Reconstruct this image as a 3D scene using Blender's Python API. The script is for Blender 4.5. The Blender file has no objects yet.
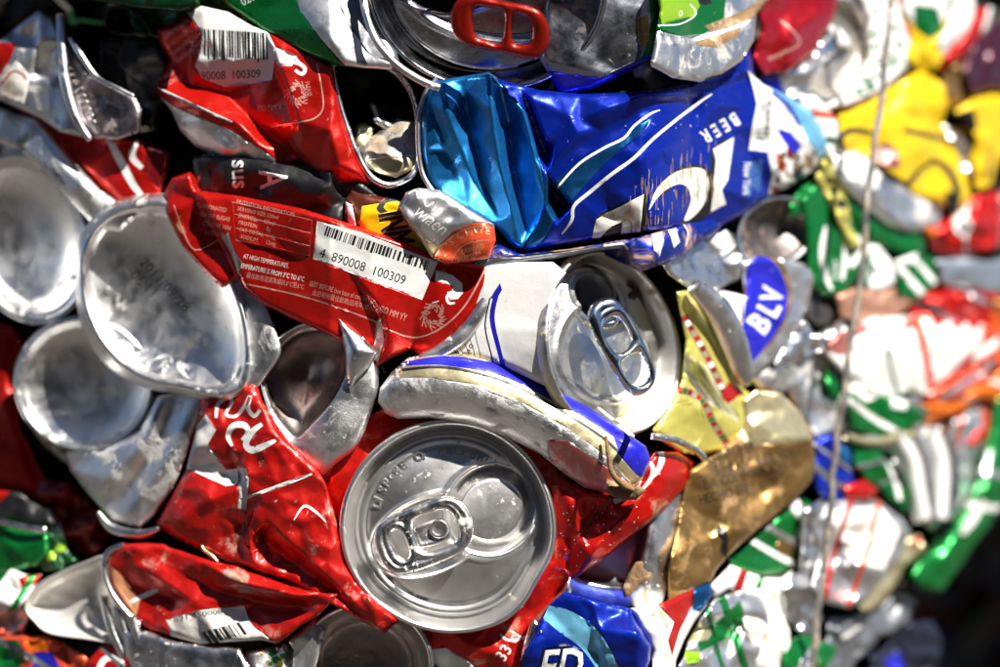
import bpy, math, random, zlib
import numpy as np
from mathutils import Vector
from mathutils.geometry import delaunay_2d_cdt
C = bpy.context.scene.collection
S = 0.00025            # metres per unit on the plane of focus
D = 1667.0             # camera distance in the same units
Z0 = 0.62              # height of the camera above the ground
def surf(x):           # how the face of the bale runs back from the corner nearest the camera
    x = np.asarray(x, float)
    a = np.maximum(0, 330-x); b = np.maximum(0, x-640)
    return a*0.42 + b*1.35*np.minimum(1, b/60+0.15)
def W(P):              # units (right, down, away) -> metres
    P = np.asarray(P, float).reshape(-1, 3)
    f = (D+P[:, 2])/D
    return np.stack([(P[:, 0]-500)*S*f, P[:, 2]*S, Z0+(333.5-P[:, 1])*S*f], 1)
# ------------------------------------------------------------------ materials
MATS = {}
def M(name, col=(.8, .8, .8), metal=1.0, rough=.3, coat=0.0, dirt=0.0, dcol=(.30, .21, .12), speck=0.0, bump=.25, bscale=220, grain=0.0, var=.0, wear=0.0, rv=1.0):
    if name in MATS: return MATS[name]
    m = bpy.data.materials.new(name); m.use_nodes = True; MATS[name] = m
    nt = m.node_tree; N = nt.nodes; Lk = nt.links; N.clear()
    out = N.new('ShaderNodeOutputMaterial'); b = N.new('ShaderNodeBsdfPrincipled'); Lk.new(b.outputs[0], out.inputs[0])
    g = N.new('ShaderNodeNewGeometry'); pos = g.outputs['Position']
    def noise(sc, det=4, dist=0.0, rg=.55):
        n = N.new('ShaderNodeTexNoise'); n.inputs['Scale'].default_value = sc; n.inputs['Detail'].default_value = det
        n.inputs['Distortion'].default_value = dist; n.inputs['Roughness'].default_value = rg
        Lk.new(pos, n.inputs['Vector']); return n.outputs[0]
    def ramp(src, a, c):
        r = N.new('ShaderNodeMapRange'); r.inputs[1].default_value = a; r.inputs[2].default_value = c; r.interpolation_type = 'SMOOTHSTEP'
        Lk.new(src, r.inputs[0]); return r.outputs[0]
    def math2(op, a, c):
        k = N.new('ShaderNodeMath'); k.operation = op; k.use_clamp = False
        for i, v in enumerate((a, c)):
            if isinstance(v, (int, float)): k.inputs[i].default_value = v
            else: Lk.new(v, k.inputs[i])
        return k.outputs[0]
    def mixc(f, a, c):
        k = N.new('ShaderNodeMix'); k.data_type = 'RGBA'
        Lk.new(f, k.inputs[0])
        for i, v in ((6, a), (7, c)):
            if isinstance(v, tuple): k.inputs[i].default_value = (*v, 1)
            else: Lk.new(v, k.inputs[i])
        return k.outputs[2]
    mask = None
    if dirt > 0:
        mask = ramp(noise(95, 9, .6, .68), .66-.24*dirt, .74-.16*dirt)
    if speck > 0:
        s1 = ramp(noise(520, 3, .2, .6), .70-.12*speck, .76-.12*speck)
        s2 = ramp(noise(60, 3, 0, .5), .45, .6)
        s1 = math2('MULTIPLY', s1, s2)
        mask = s1 if mask is None else math2('MAXIMUM', mask, s1)
    base = tuple(col)
    if var > 0:
        v = ramp(noise(40, 5, .4), .35, .65)
        base = mixc(v, tuple(col), tuple(c*(1-var) for c in col))
    if mask is not None:
        dm = mixc(ramp(noise(330, 5), .35, .65), dcol, tuple(min(.8, c*1.9) for c in dcol))
        mk = math2('MULTIPLY', mask, .88)
        base = mixc(mk, base, dm)
        Lk.new(math2('SUBTRACT', metal, math2('MULTIPLY', mk, metal)), b.inputs['Metallic'])
    else: b.inputs['Metallic'].default_value = metal
    if wear > 0:      # print rubbed through to bare metal along the sharp folds
        pt = ramp(g.outputs['Pointiness'], .545, .60); wn = ramp(noise(700, 5, .5, .7), .42, .62); wm = math2('MULTIPLY', math2('MULTIPLY', pt, wn), wear)
        base = mixc(wm, base, (.62, .60, .57))
    if isinstance(base, tuple): b.inputs['Base Color'].default_value = (*base, 1)
    else: Lk.new(base, b.inputs['Base Color'])
    r = math2('ADD', rough-.06, math2('MULTIPLY', ramp(noise(150, 6, .3, .65), .3, .7), .14*rv+rough*.25*rv))
    if mask is not None: r = math2('ADD', r, math2('MULTIPLY', mask, .45))
    Lk.new(r, b.inputs['Roughness'])
    if coat: b.inputs['Coat Weight'].default_value = coat; b.inputs['Coat Roughness'].default_value = .07
    h = noise(bscale, 5, .3, .55)
    if grain: h = math2('ADD', h, math2('MULTIPLY', noise(2600, 2), grain))
    if mask is not None: h = math2('ADD', h, math2('MULTIPLY', mask, .09))
    bp = N.new('ShaderNodeBump'); bp.inputs['Strength'].default_value = bump; bp.inputs['Distance'].default_value = .0009
    Lk.new(h, bp.inputs['Height']); Lk.new(bp.outputs[0], b.inputs['Normal'])
    if coat: Lk.new(bp.outputs[0], b.inputs['Coat Normal'])
    return m
# ------------------------------------------------------------------ meshes
def mesh_obj(name, V, F, mats, midx=None, smooth=True):
    me = bpy.data.meshes.new(name)
    V = np.asarray(V, float)
    me.vertices.add(len(V)); me.vertices.foreach_set('co', V.ravel())
    lens = np.array([len(f) for f in F]); tot = int(lens.sum())
    me.loops.add(tot); me.loops.foreach_set('vertex_index', np.concatenate([np.asarray(f) for f in F]).astype(np.int32))
    me.polygons.add(len(F)); st = np.concatenate([[0], np.cumsum(lens)[:-1]]).astype(np.int32)
    me.polygons.foreach_set('loop_start', st)
    for m in mats: me.materials.append(m)
    if midx is not None: me.polygons.foreach_set('material_index', np.asarray(midx, np.int32))
    me.update(calc_edges=True); me.validate()
    me.polygons.foreach_set('use_smooth', [smooth]*len(me.polygons)); me.update()
    o = bpy.data.objects.new(name, me); C.objects.link(o); return o
GROUP = 'crushed drink cans pressed into the bale'
class Thing:
    def __init__(s, name, label, cat='can', group=GROUP):
        s.name, s.label, s.cat, s.group = name, label, cat, group; s.parts = []
    def add(s, o, parent=None): s.parts.append((o, parent)); return o
    def done(s):
        if len(s.parts) == 1: r = s.parts[0][0]; r.name = s.name
        else: r = bpy.data.objects.new(s.name, None); C.objects.link(r)
        me = s.parts[0][0].data; n = len(me.vertices); a = np.empty(n*3); me.vertices.foreach_get('co', a); a = a.reshape(-1, 3)
        org = np.array([a[:, 0].mean(), a[:, 1].max(), a[:, 2].min()])
        for o, p in s.parts:
            me = o.data; n = len(me.vertices); a = np.empty(n*3); me.vertices.foreach_get('co', a)
            me.vertices.foreach_set('co', (a.reshape(-1, 3)-org).ravel()); me.update()
            if o is not r: o.parent = p if p else r
        r.location = org; r['label'] = s.label; r['category'] = s.cat
        if s.group: r['group'] = s.group
        return r
# ------------------------------------------------------------------ 2-D tools
def crom(P, closed=True, k=6):          # Catmull-Rom through P
    P = np.asarray(P, float); n = len(P); out = []
    for i in range(n if closed else n-1):
        p0, p1, p2, p3 = [P[(i+j) % n] if closed else P[min(max(i+j, 0), n-1)] for j in (-1, 0, 1, 2)]
        for t in np.arange(k)/k:
            out.append(.5*((2*p1)+(-p0+p2)*t+(2*p0-5*p1+4*p2-p3)*t*t+(-p0+3*p1-3*p2+p3)*t**3))
    if not closed: out.append(P[-1])
    return np.array(out)
def resamp(P, step, closed=True):
    P = np.asarray(P, float); Q = np.vstack([P, P[:1]]) if closed else P; out = []
    for a, b in zip(Q[:-1], Q[1:]):
        n = max(1, int(round(np.linalg.norm((b-a)[:2])/step)))
        for t in range(n): out.append(a+(b-a)*t/n)
    if not closed: out.append(Q[-1])
    return np.array(out)
def inside(P, V, E, chunk=2000):        # even-odd test of points P against edges E
    a = V[E[:, 0]]; b = V[E[:, 1]]; lo = V.min(0); hi = V.max(0); res = np.zeros(len(P), bool)
    idx = np.nonzero(((P >= lo) & (P <= hi)).all(1))[0]
    for k in range(0, len(idx), chunk):
        i = idx[k:k+chunk]; p = P[i]
        c = (a[None, :, 1] > p[:, None, 1]) != (b[None, :, 1] > p[:, None, 1])
        with np.errstate(divide='ignore', invalid='ignore'):
            xi = (b[:, 0]-a[:, 0])[None]*(p[:, 1][:, None]-a[None, :, 1])/(b[:, 1]-a[:, 1])[None]+a[None, :, 0]
        res[i] = (np.where(c, p[:, 0][:, None] < xi, False).sum(1) % 2) == 1
    return res
def loop_edges(n, o=0): return [(o+i, o+(i+1) % n) for i in range(n)]
def distpoly(P, poly, closed=True):
    Q = np.vstack([poly, poly[:1]]) if closed else poly; best = np.full(len(P), 1e9)
    for a, b in zip(Q[:-1], Q[1:]):
        ab = b-a; L = (ab*ab).sum()+1e-9
        t = np.clip(((P-a)@ab)/L, 0, 1); d = np.hypot(*(P-a-t[:, None]*ab).T); best = np.minimum(best, d)
    return best
_tc = {}
def text_shape(s, res=2, bold=0.0):
    k = (s, res, bold)
    if k in _tc: return _tc[k]
    cu = bpy.data.curves.new('t', 'FONT'); cu.body = s; cu.resolution_u = res; cu.size = 1; cu.offset = bold; cu.fill_mode = 'BOTH'; cu.dimensions = '2D'
    ob = bpy.data.objects.new('t', cu); me = bpy.data.meshes.new_from_object(ob)
    V = np.array([v.co[:2] for v in me.vertices]).reshape(-1, 2); cnt = {}
    for p in me.polygons:
        for e in p.edge_keys: cnt[e] = cnt.get(e, 0)+1
    E = np.array([e for e, c in cnt.items() if c == 1]).reshape(-1, 2)
    F = [tuple(p.vertices) for p in me.polygons]
    bpy.data.objects.remove(ob); bpy.data.curves.remove(cu); bpy.data.meshes.remove(me)
    _tc[k] = (V, E, F); return _tc[k]
def text(s, x, y, ang, size, mat, sx=1.0, shear=0.0, bold=0.0, res=2, flip=1):
    V, E, F = text_shape(s, res, bold)
    if len(V) == 0: return None
    u = (V[:, 0]*sx+V[:, 1]*shear)*size*flip; v = V[:, 1]*size; a = math.radians(ang); c, q = math.cos(a), math.sin(a)
    return (np.stack([x+u*c+v*q, y+u*q-v*c], 1), E, mat)
def poly(P, mat, smooth=False):
    P = np.asarray(P, float)[:, :2]
    if smooth: P = crom(P, True, 4)
    return (P, np.array(loop_edges(len(P))), mat)
def stroke(P, w, mat, smooth=True, closed=False):
    P = np.asarray(P, float)
    ws = P[:, 2] if P.shape[1] == 3 else np.full(len(P), w)
    Q = np.column_stack([P[:, :2], ws])
    if smooth: Q = crom(Q, closed, 4)
    t = np.gradient(Q[:, :2], axis=0); t /= np.linalg.norm(t, axis=1)[:, None]+1e-9; n = np.stack([-t[:, 1], t[:, 0]], 1)
    A = Q[:, :2]+n*Q[:, 2:]/2; B = Q[:, :2]-n*Q[:, 2:]/2
    if closed:
        k = len(Q); return (np.vstack([A, B]), np.array(loop_edges(k)+loop_edges(k, k)), mat)
    R = np.vstack([A, B[::-1]]); return (R, np.array(loop_edges(len(R))), mat)
def bars(p0, p1, h, mat, seed=1, n=30, ux=None):   # barcode bars from p0 to p1 along their top, h = vector down the bars
    rn = random.Random(seed); out = []; p0 = np.array(p0, float); p1 = np.array(p1, float); h = np.array(h, float); t = 0; V = []; E = []
    wsum = []
    for i in range(n): wsum.append((rn.choice([1, 1, 2, 2, 3, 4]), rn.choice([1, 1, 2, 3])))
    tot = sum(a+b for a, b in wsum)
    for w, g in wsum:
        a = p0+(p1-p0)*t/tot; b = p0+(p1-p0)*(t+w)/tot; hh = h*(1 if rn.random() > .12 else 1.12)
        o = len(V); V += [a, b, b+hh, a+hh]; E += [(o, o+1), (o+1, o+2), (o+2, o+3), (o+3, o)]; t += w+g
    return (np.array(V), np.array(E), mat)
def dots(pts, r, mat, seed=0):
    rn = random.Random(seed); V = []; E = []
    for x, y in pts:
        o = len(V); n = 7; k = r*rn.uniform(.5, 1.3)
        for i in range(n): V.append((x+k*math.cos(i*6.283/n)*rn.uniform(.8, 1.2), y+k*math.sin(i*6.283/n)*rn.uniform(.8, 1.2)))
        E += loop_edges(n, o)
    return (np.array(V), np.array(E), mat)
# ------------------------------------------------------------------ crushed sheet metal
def fill_tris(H, x0, y0, r, V, Z, T):
    for t in T:
        (ax, ay), (bx, by), (cx, cy) = V[t[0]], V[t[1]], V[t[2]]
        den = (by-cy)*(ax-cx)+(cx-bx)*(ay-cy)
        if abs(den) < 1e-6: continue
        i0 = max(0, int((min(ax, bx, cx)-x0)/r)); i1 = min(H.shape[1]-1, int((max(ax, bx, cx)-x0)/r)+1)
        j0 = max(0, int((min(ay, by, cy)-y0)/r)); j1 = min(H.shape[0]-1, int((max(ay, by, cy)-y0)/r)+1)
        if i1 < i0 or j1 < j0: continue
        X = x0+np.arange(i0, i1+1)*r; Y = y0+np.arange(j0, j1+1)*r; X, Y = np.meshgrid(X, Y)
        l1 = ((by-cy)*(X-cx)+(cx-bx)*(Y-cy))/den; l2 = ((cy-ay)*(X-cx)+(ax-cx)*(Y-cy))/den; l3 = 1-l1-l2
        m = (l1 > -1e-3) & (l2 > -1e-3) & (l3 > -1e-3)
        sub = H[j0:j1+1, i0:i1+1]; sub[m] = (l1*Z[t[0]]+l2*Z[t[1]]+l3*Z[t[2]])[m]
def blur(H, s):
    if s <= 0: return H
    k = int(3*s)+1; w = np.exp(-np.arange(-k, k+1)**2/(2*s*s)); w /= w.sum()
    P = np.pad(H, k, mode='edge'); P = sum(w[i]*P[:, i:i+H.shape[1]] for i in range(2*k+1)); return sum(w[i]*P[i:i+H.shape[0]] for i in range(2*k+1))
def bil(H, x0, y0, r, P):
    u = np.clip((P[:, 0]-x0)/r, 0, H.shape[1]-1.001); v = np.clip((P[:, 1]-y0)/r, 0, H.shape[0]-1.001); i = u.astype(int); j = v.astype(int); a = u-i; b = v-j
    return H[j, i]*(1-a)*(1-b)+H[j, i+1]*a*(1-b)+H[j+1, i]*(1-a)*b+H[j+1, i+1]*a*b
def cdt(V, E, typ=0):
    r = delaunay_2d_cdt([Vector((float(a), float(b))) for a, b in V], [tuple(map(int, e)) for e in E], [], typ, 1e-4, False)
    return np.array([tuple(v) for v in r[0]]), r[2]
def sheet(name, outline, mat, d=0, tilt=(0, 0), pts=(), creases=(), decals=(), rs=26, amp=5, seed=None, res=2.6, soft=1.3, roll=(7, 7), thick=45,
          bulge=None, dents=0, holes=(), smooth=False, fine=.5, follow=1.0, axis=None):
    """a crushed face of thin metal: facets between creases, edges rolled back, sides running back into the bale"""
    seed = zlib.crc32((name+str(outline[0])).encode()) if seed is None else seed; rn = random.Random(seed); nr = np.random.RandomState(seed % 2**31)
    O = np.array([(p[0], p[1], p[2] if len(p) > 2 else 0) for p in outline], float)
    O = crom(O, True, 5) if smooth else O
    O2 = O[:, :2]; lo = O2.min(0)-8; hi = O2.max(0)+8; cx, cy = O2.mean(0)
    def base(P): return tilt[0]*(P[:, 0]-cx)+tilt[1]*(P[:, 1]-cy)
    # coarse: hand-set points
    V = [tuple(p) for p in O2]; Z = list(O[:, 2]); E = loop_edges(len(V))
    for p in pts: V.append(p[:2]); Z.append(p[2] if len(p) > 2 else 0)
    for c in creases:
        c = np.array([(p[0], p[1], p[2]) for p in c], float); o = len(V)
        for p in c: V.append(tuple(p[:2])); Z.append(p[2])
        E += [(o+i, o+i+1) for i in range(len(c)-1)]
    V = np.array(V, float); Z = np.array(Z, float)
    for bx in ((lo[0]-30, lo[1]-30), (hi[0]+30, lo[1]-30), (hi[0]+30, hi[1]+30), (lo[0]-30, hi[1]+30)):
        k = np.argmin(((O2-bx)**2).sum(1)); V = np.vstack([V, bx]); Z = np.append(Z, O[k, 2])
    r = max(1.2, res*.5); nx = int((hi[0]-lo[0])/r)+2; ny = int((hi[1]-lo[1])/r)+2
    V1, T1 = cdt(V, E); Z1 = np.zeros(len(V1))
    for i, v in enumerate(V1): Z1[i] = Z[np.argmin(((V-v)**2).sum(1))]
    H = np.zeros((ny, nx)); fill_tris(H, lo[0], lo[1], r, V1, Z1, T1)
    if amp > 0:        # random facets of several sizes
        for sp, am in ((rs, amp), (rs*.5, amp*.38*fine*2)):
            k = int((hi[0]-lo[0]+60)*(hi[1]-lo[1]+60)/(sp*sp)); Q = []
            for _ in range(k*3):
                q = (rn.uniform(lo[0]-30, hi[0]+30), rn.uniform(lo[1]-30, hi[1]+30))
                if all((q[0]-a)**2+(q[1]-b)**2 > (sp*.62)**2 for a, b in Q): Q.append(q)
            Q = np.array(Q+[(lo[0]-60, lo[1]-60), (hi[0]+60, lo[1]-60), (hi[0]+60, hi[1]+60), (lo[0]-60, hi[1]+60)])
            Qs = Q
            if axis is not None:      # stretch facets along a direction
                a = math.radians(axis[0]); u = (Q[:, 0]-cx)*math.cos(a)+(Q[:, 1]-cy)*math.sin(a); v = -(Q[:, 0]-cx)*math.sin(a)+(Q[:, 1]-cy)*math.cos(a); u *= axis[1]
                Qs = np.stack([cx+u*math.cos(a)-v*math.sin(a), cy+u*math.sin(a)+v*math.cos(a)], 1)
            zz = nr.uniform(-am, am, len(Qs)); Vq, Tq = cdt(Qs, []); 
            zi = np.array([zz[np.argmin(((Qs-v)**2).sum(1))] for v in Vq]); G = np.zeros((ny, nx)); fill_tris(G, lo[0], lo[1], r, Vq, zi, Tq); H += G
    H = blur(H, soft/r)
    X, Y = np.meshgrid(lo[0]+np.arange(nx)*r, lo[1]+np.arange(ny)*r); P = np.stack([X.ravel(), Y.ravel()], 1)
    if bulge is not None:   # (x, y, angle, halfwidth, height): barrel of the can still partly round, axis along angle
        bx, by, ba, bw, bh = bulge; a = math.radians(ba); q = -(X-bx)*math.sin(a)+(Y-by)*math.cos(a); H -= bh*np.sqrt(np.clip(1-(q/bw)**2, 0, 1))
    for _ in range(dents):
        ax, ay = rn.uniform(lo[0], hi[0]), rn.uniform(lo[1], hi[1]); w = rn.uniform(5, 15); H += rn.uniform(.8, 2.6)*rn.choice((1, 1, -1))*np.exp(-((X-ax)**2+(Y-ay)**2)/(2*w*w))
    ds = distpoly(P, O2); ins = inside(P, O2, np.array(loop_edges(len(O2)))); ds = np.where(ins, ds, 0).reshape(H.shape)
    w, dp = roll; t = np.clip(ds/w, 0, 1); H += dp*(1-np.sqrt(np.clip(1-(1-t)**2, 0, 1)))
    # fine mesh with the printed outlines as edges
    OL = resamp(O2, res); VV = [OL]; EE = [np.array(loop_edges(len(OL)))]; n = len(OL)
    hl = []
    for h in holes:
        h2 = resamp(np.array(h, float)[:, :2], res); hl.append(h2); VV.append(h2); EE.append(np.array(loop_edges(len(h2), n))); n += len(h2)
    dl = [q for q in decals if q is not None and len(q[0])]
    for v, e, m in dl: VV.append(v); EE.append(e+n); n += len(v)
    gx = np.arange(lo[0], hi[0], res); gy = np.arange(lo[1], hi[1], res*.87)
    G = np.array([(x+(res/2 if j % 2 else 0), y) for j, y in enumerate(gy) for x in gx]); oe = np.array(loop_edges(len(O2)))
    G = G[inside(G, O2, oe)]; G = G[distpoly(G, O2) > res*.5]; VV.append(G)
    VA = np.vstack(VV); VA = VA+nr.uniform(-1e-3, 1e-3, VA.shape); v2, tf = cdt(VA, np.vstack(EE))
    tf = np.array([t for t in tf if len(t) == 3]); cen = v2[tf].mean(1)
    keep = inside(cen, OL, np.array(loop_edges(len(OL))))
    for h in hl: keep &= ~inside(cen, h, np.array(loop_edges(len(h))))
    tf = tf[keep]; cen = cen[keep]; used = np.unique(tf); mp = -np.ones(len(v2), int); mp[used] = np.arange(len(used)); tf = mp[tf]; v2 = v2[used]
    mats = [mat]; mi = np.zeros(len(tf), int)
    for v, e, m in dl:
        if m not in mats: mats.append(m)
        mi[inside(cen, v, e)] = mats.index(m)
    dep = bil(H, lo[0], lo[1], r, v2)+base(v2)+d+follow*surf(v2[:, 0])+(1-follow)*float(surf(cx))
    # sides
    e = np.vstack([tf[:, [0, 1]], tf[:, [1, 2]], tf[:, [2, 0]]]); key = np.sort(e, 1); u, ix, ct = np.unique(key, axis=0, return_index=True, return_counts=True); be = e[ix[ct == 1]]
    bv = np.unique(be); nv = len(v2); P3 = np.column_stack([v2, dep]); layers = []; cur = {b: b for b in bv}; faces = [tuple(t) for t in tf]; mis = list(mi)
    bm = dict(zip(map(tuple, np.sort(be, 1)), [0]*len(be)))
    allv = [P3]; cnt = nv; ctr = np.array([cx, cy])
    prev = dict(zip(bv, bv))
    for ins_, dz in ((.0, .12), (.03, .5), (.14, 1.0)):
        q = P3[bv].copy(); q[:, :2] += (ctr-q[:, :2])*ins_; q[:, 2] += dz*thick; allv.append(q); nxt = dict(zip(bv, range(cnt, cnt+len(bv)))); cnt += len(bv)
        for a, b in be: faces.append((prev[b], prev[a], nxt[a], nxt[b])); mis.append(0)
        prev = nxt
    allv.append(np.array([[cx, cy, dep.mean()+thick*1.05]]))
    for a, b in be: faces.append((prev[b], prev[a], cnt)); mis.append(0)
    return mesh_obj(name, W(np.vstack(allv)), faces, mats, mis)
# ------------------------------------------------------------------ lofts, tubes, lids
def ell(cx, cy, rx, ry, rot=0, d=0, g=(0, 0), n=24, sup=2.0):
    out = []
    for i in range(n):
        t = 6.28318*i/n; c, s = math.cos(t), math.sin(t); c = math.copysign(abs(c)**(2/sup), c); s = math.copysign(abs(s)**(2/sup), s)
        u, v = rx*c, ry*s; a = math.radians(rot); x = u*math.cos(a)-v*math.sin(a); y = u*math.sin(a)+v*math.cos(a); out.append((cx+x, cy+y, d+g[0]*x+g[1]*y))
    return out
def loft(name, curves, mats, N=96, k=4, d=0, close=True, mi=None, wob=0, seed=1, follow=1.0):
    R = []; cx0 = None
    for c in curves:
        c = np.array([(p[0], p[1], p[2] if len(p) > 2 else 0) for p in c], float)
        area = (c[:, 0]*np.roll(c[:, 1], -1)-np.roll(c[:, 0], -1)*c[:, 1]).sum()
        if area < 0: c = c[::-1]
        c = crom(c, True, 8) if len(c) < 200 else c
        seg = np.linalg.norm(np.roll(c, -1, 0)-c, axis=1); ctr = c.mean(0)
        st = np.argmin(np.abs(np.arctan2(c[:, 1]-ctr[1], c[:, 0]-ctr[0]))); c = np.roll(c, -st, 0)
        L = np.concatenate([[0], np.cumsum(np.linalg.norm(np.diff(np.vstack([c, c[:1]]), axis=0), axis=1))]); q = np.vstack([c, c[:1]])
        t = np.linspace(0, L[-1], N, endpoint=False); R.append(np.stack([np.interp(t, L, q[:, i]) for i in range(3)], 1))
    R = np.array(R)
    G = np.array([crom(R[:, i], False, k) for i in range(N)])      # N x rings x 3
    nr = G.shape[1]
    if wob:
        q = np.random.RandomState(seed); th = np.arange(N)*6.28318/N
        f = sum(q.uniform(-1, 1)*np.sin(m*th+q.uniform(0, 6)) for m in range(2, 9))*wob/3; G[:, :, 2] += f[:, None]*np.linspace(1, 0, nr)[None]
    V = G.transpose(1, 0, 2).reshape(-1, 3); F = []; ms = []
    for j in range(nr-1):
        for i in range(N):
            i2 = (i+1) % N; F.append((j*N+i, j*N+i2, (j+1)*N+i2, (j+1)*N+i)); ms.append(0 if mi is None else mi[min(j//k, len(mi)-1)])
    if close:
        V = np.vstack([V, V[-N:].mean(0)]); c = len(V)-1
        for i in range(N): F.append(((nr-1)*N+i, (nr-1)*N+(i+1) % N, c)); ms.append(ms[-1])
    V[:, 2] += d+(surf(V[:, 0]) if follow == 1 else follow*surf(V[:, 0])+(1-follow)*float(surf(V[:, 0].mean())))
    return mesh_obj(name, W(V), F, mats if isinstance(mats, list) else [mats], ms)
def tube(name, P, rad, mat, d=0, closed=False, k=6, seg=8, follow=1.0, flat=1.0):
    P = np.array([(p[0], p[1], p[2] if len(p) > 2 else 0) for p in P], float); P = crom(P, closed, k); P[:, 2] += d+follow*surf(P[:, 0])+(1-follow)*float(surf(P[:, 0].mean()))
    n = len(P); t = (np.roll(P, -1, 0)-np.roll(P, 1, 0)) if closed else np.gradient(P, axis=0); t /= np.linalg.norm(t, axis=1)[:, None]+1e-9
    up = np.array([0, 0, 1.0]); A = np.cross(t, up); A /= np.linalg.norm(A, axis=1)[:, None]+1e-9; B = np.cross(t, A); V = []; F = []
    rr = rad if hasattr(rad, '__len__') else [rad]*n
    rr = np.interp(np.linspace(0, 1, n), np.linspace(0, 1, len(rr)), rr)
    for i in range(n):
        for j in range(seg): a = 6.28318*j/seg; V.append(P[i]+A[i]*rr[i]*math.cos(a)+B[i]*rr[i]*flat*math.sin(a))
    for i in range(n if closed else n-1):
        for j in range(seg): F.append((i*seg+j, i*seg+(j+1) % seg, ((i+1) % n)*seg+(j+1) % seg, ((i+1) % n)*seg+j))
    if not closed: F.append(tuple(range(seg))); F.append(tuple(range((n-1)*seg, n*seg)))
    return mesh_obj(name, W(V), F, [mat])
def frame(c, nrm, ang):
    n = np.array(nrm, float); n /= np.linalg.norm(n); a = math.radians(ang); U = np.array([math.cos(a), math.sin(a), 0]); U -= n*(U@n); U /= np.linalg.norm(U); V = np.cross(U, n)
    c = np.array(c, float); c[2] += surf(c[0]); f = (D+c[2])/D; cw = W(c)[0]
    def tf(p):
        p = np.asarray(p, float); q = p[:, :1]*U+p[:, 1:2]*V+p[:, 2:3]*n; return cw+S*f*np.stack([q[:, 0], q[:, 2], -q[:, 1]], 1)
    return tf
def ss(x, a, b): t = np.clip((x-a)/(b-a), 0, 1); return t*t*(3-2*t)
PROF = [(1.0, -.30), (1.005, -.09), (1.0, -.03), (.985, -.002), (.965, 0), (.948, -.015), (.94, -.05), (.915, -.17), (.89, -.235), (.868, -.25), (.848, -.235), (.832, -.19), (.815, -.172), (.79, -.168)]
def lid(name, c, R, nrm, ang, mat, feat=None, prof=PROF, warp=None, N=180, NR=70, mats=None, hole=None):
    tf = frame(c, nrm, ang); pr = list(prof); last = pr[-1]
    rr = [p[0] for p in pr]+list(np.linspace(last[0], 0.004, NR)[1:]); hh = [p[1] for p in pr]+[last[1]]*(NR-1)
    th = np.arange(N)*6.28318/N; V = []
    for a, h in zip(rr, hh): V.append(np.stack([R*a*np.cos(th), R*a*np.sin(th), np.full(N, R*h)], 1))
    V = np.vstack(V)
    if feat is not None: V[:, 2] += feat(V[:, 0], V[:, 1])*(np.hypot(V[:, 0], V[:, 1]) < R*.83)
    cen = V.copy()
    if warp is not None: V = warp(V)
    F = []; nr = len(rr)
    for j in range(nr-1):
        for i in range(N):
            f = (j*N+i, j*N+(i+1) % N, (j+1)*N+(i+1) % N, (j+1)*N+i)
            if hole is not None:
                m = cen[list(f)].mean(0)
                if hole(m[0], m[1]) and math.hypot(m[0], m[1]) < R*.8: continue
            F.append(f)
    F.append(tuple((nr-1)*N+i for i in range(N)))
    return mesh_obj(name, tf(V), F, [mat])
def puff(name, c, nrm, ang, outer, holes, w, h, mat, res=1.6, curve=0.0, h0=0.0):
    """pressed part with curled edges (tab): rounded section, open holes"""
    tf = frame(c, nrm, ang); O = resamp(crom(np.array(outer, float), True, 6), res); HL = [resamp(crom(np.array(q, float), True, 6), res) for q in holes]
    VV = [O]; E = loop_edges(len(O)); n = len(O)
    for q in HL: VV.append(q); E += loop_edges(len(q), n); n += len(q)
    lo = O.min(0); hi = O.max(0); G = np.array([(x+(res/2 if j % 2 else 0), y) for j, y in enumerate(np.arange(lo[1], hi[1], res*.87)) for x in np.arange(lo[0], hi[0], res)])
    dd = np.minimum.reduce([distpoly(G, q) for q in VV]); k = inside(G, O, np.array(loop_edges(len(O)))) & (dd > res*.5)
    for q in HL: k &= ~inside(G, q, np.array(loop_edges(len(q))))
    v, t = cdt(np.vstack([*VV, G[k]]), E); t = np.array(t); cen = v[t].mean(1); keep = inside(cen, O, np.array(loop_edges(len(O))))
    for q in HL: keep &= ~inside(cen, q, np.array(loop_edges(len(q))))
    t = t[keep]; dist = np.minimum.reduce([distpoly(v, q) for q in VV]); x = np.clip(dist/w, 0, 1); z = h*np.sqrt(np.clip(1-(1-x)**2, 0, 1))
    z = z-h*.45*ss(dist, w, w*2.0)
    L = np.abs(v[:, 0]).max(); bend = curve*(v[:, 0]/L)**2
    top = np.column_stack([v, h0+z+bend]); bot = np.column_stack([v, h0-z*.5+bend]); nv = len(v)
    F = [tuple(q) for q in t]+[tuple(q[::-1]+nv) for q in t]
    return mesh_obj(name, tf(np.vstack([top, bot])), F, [mat])
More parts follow.
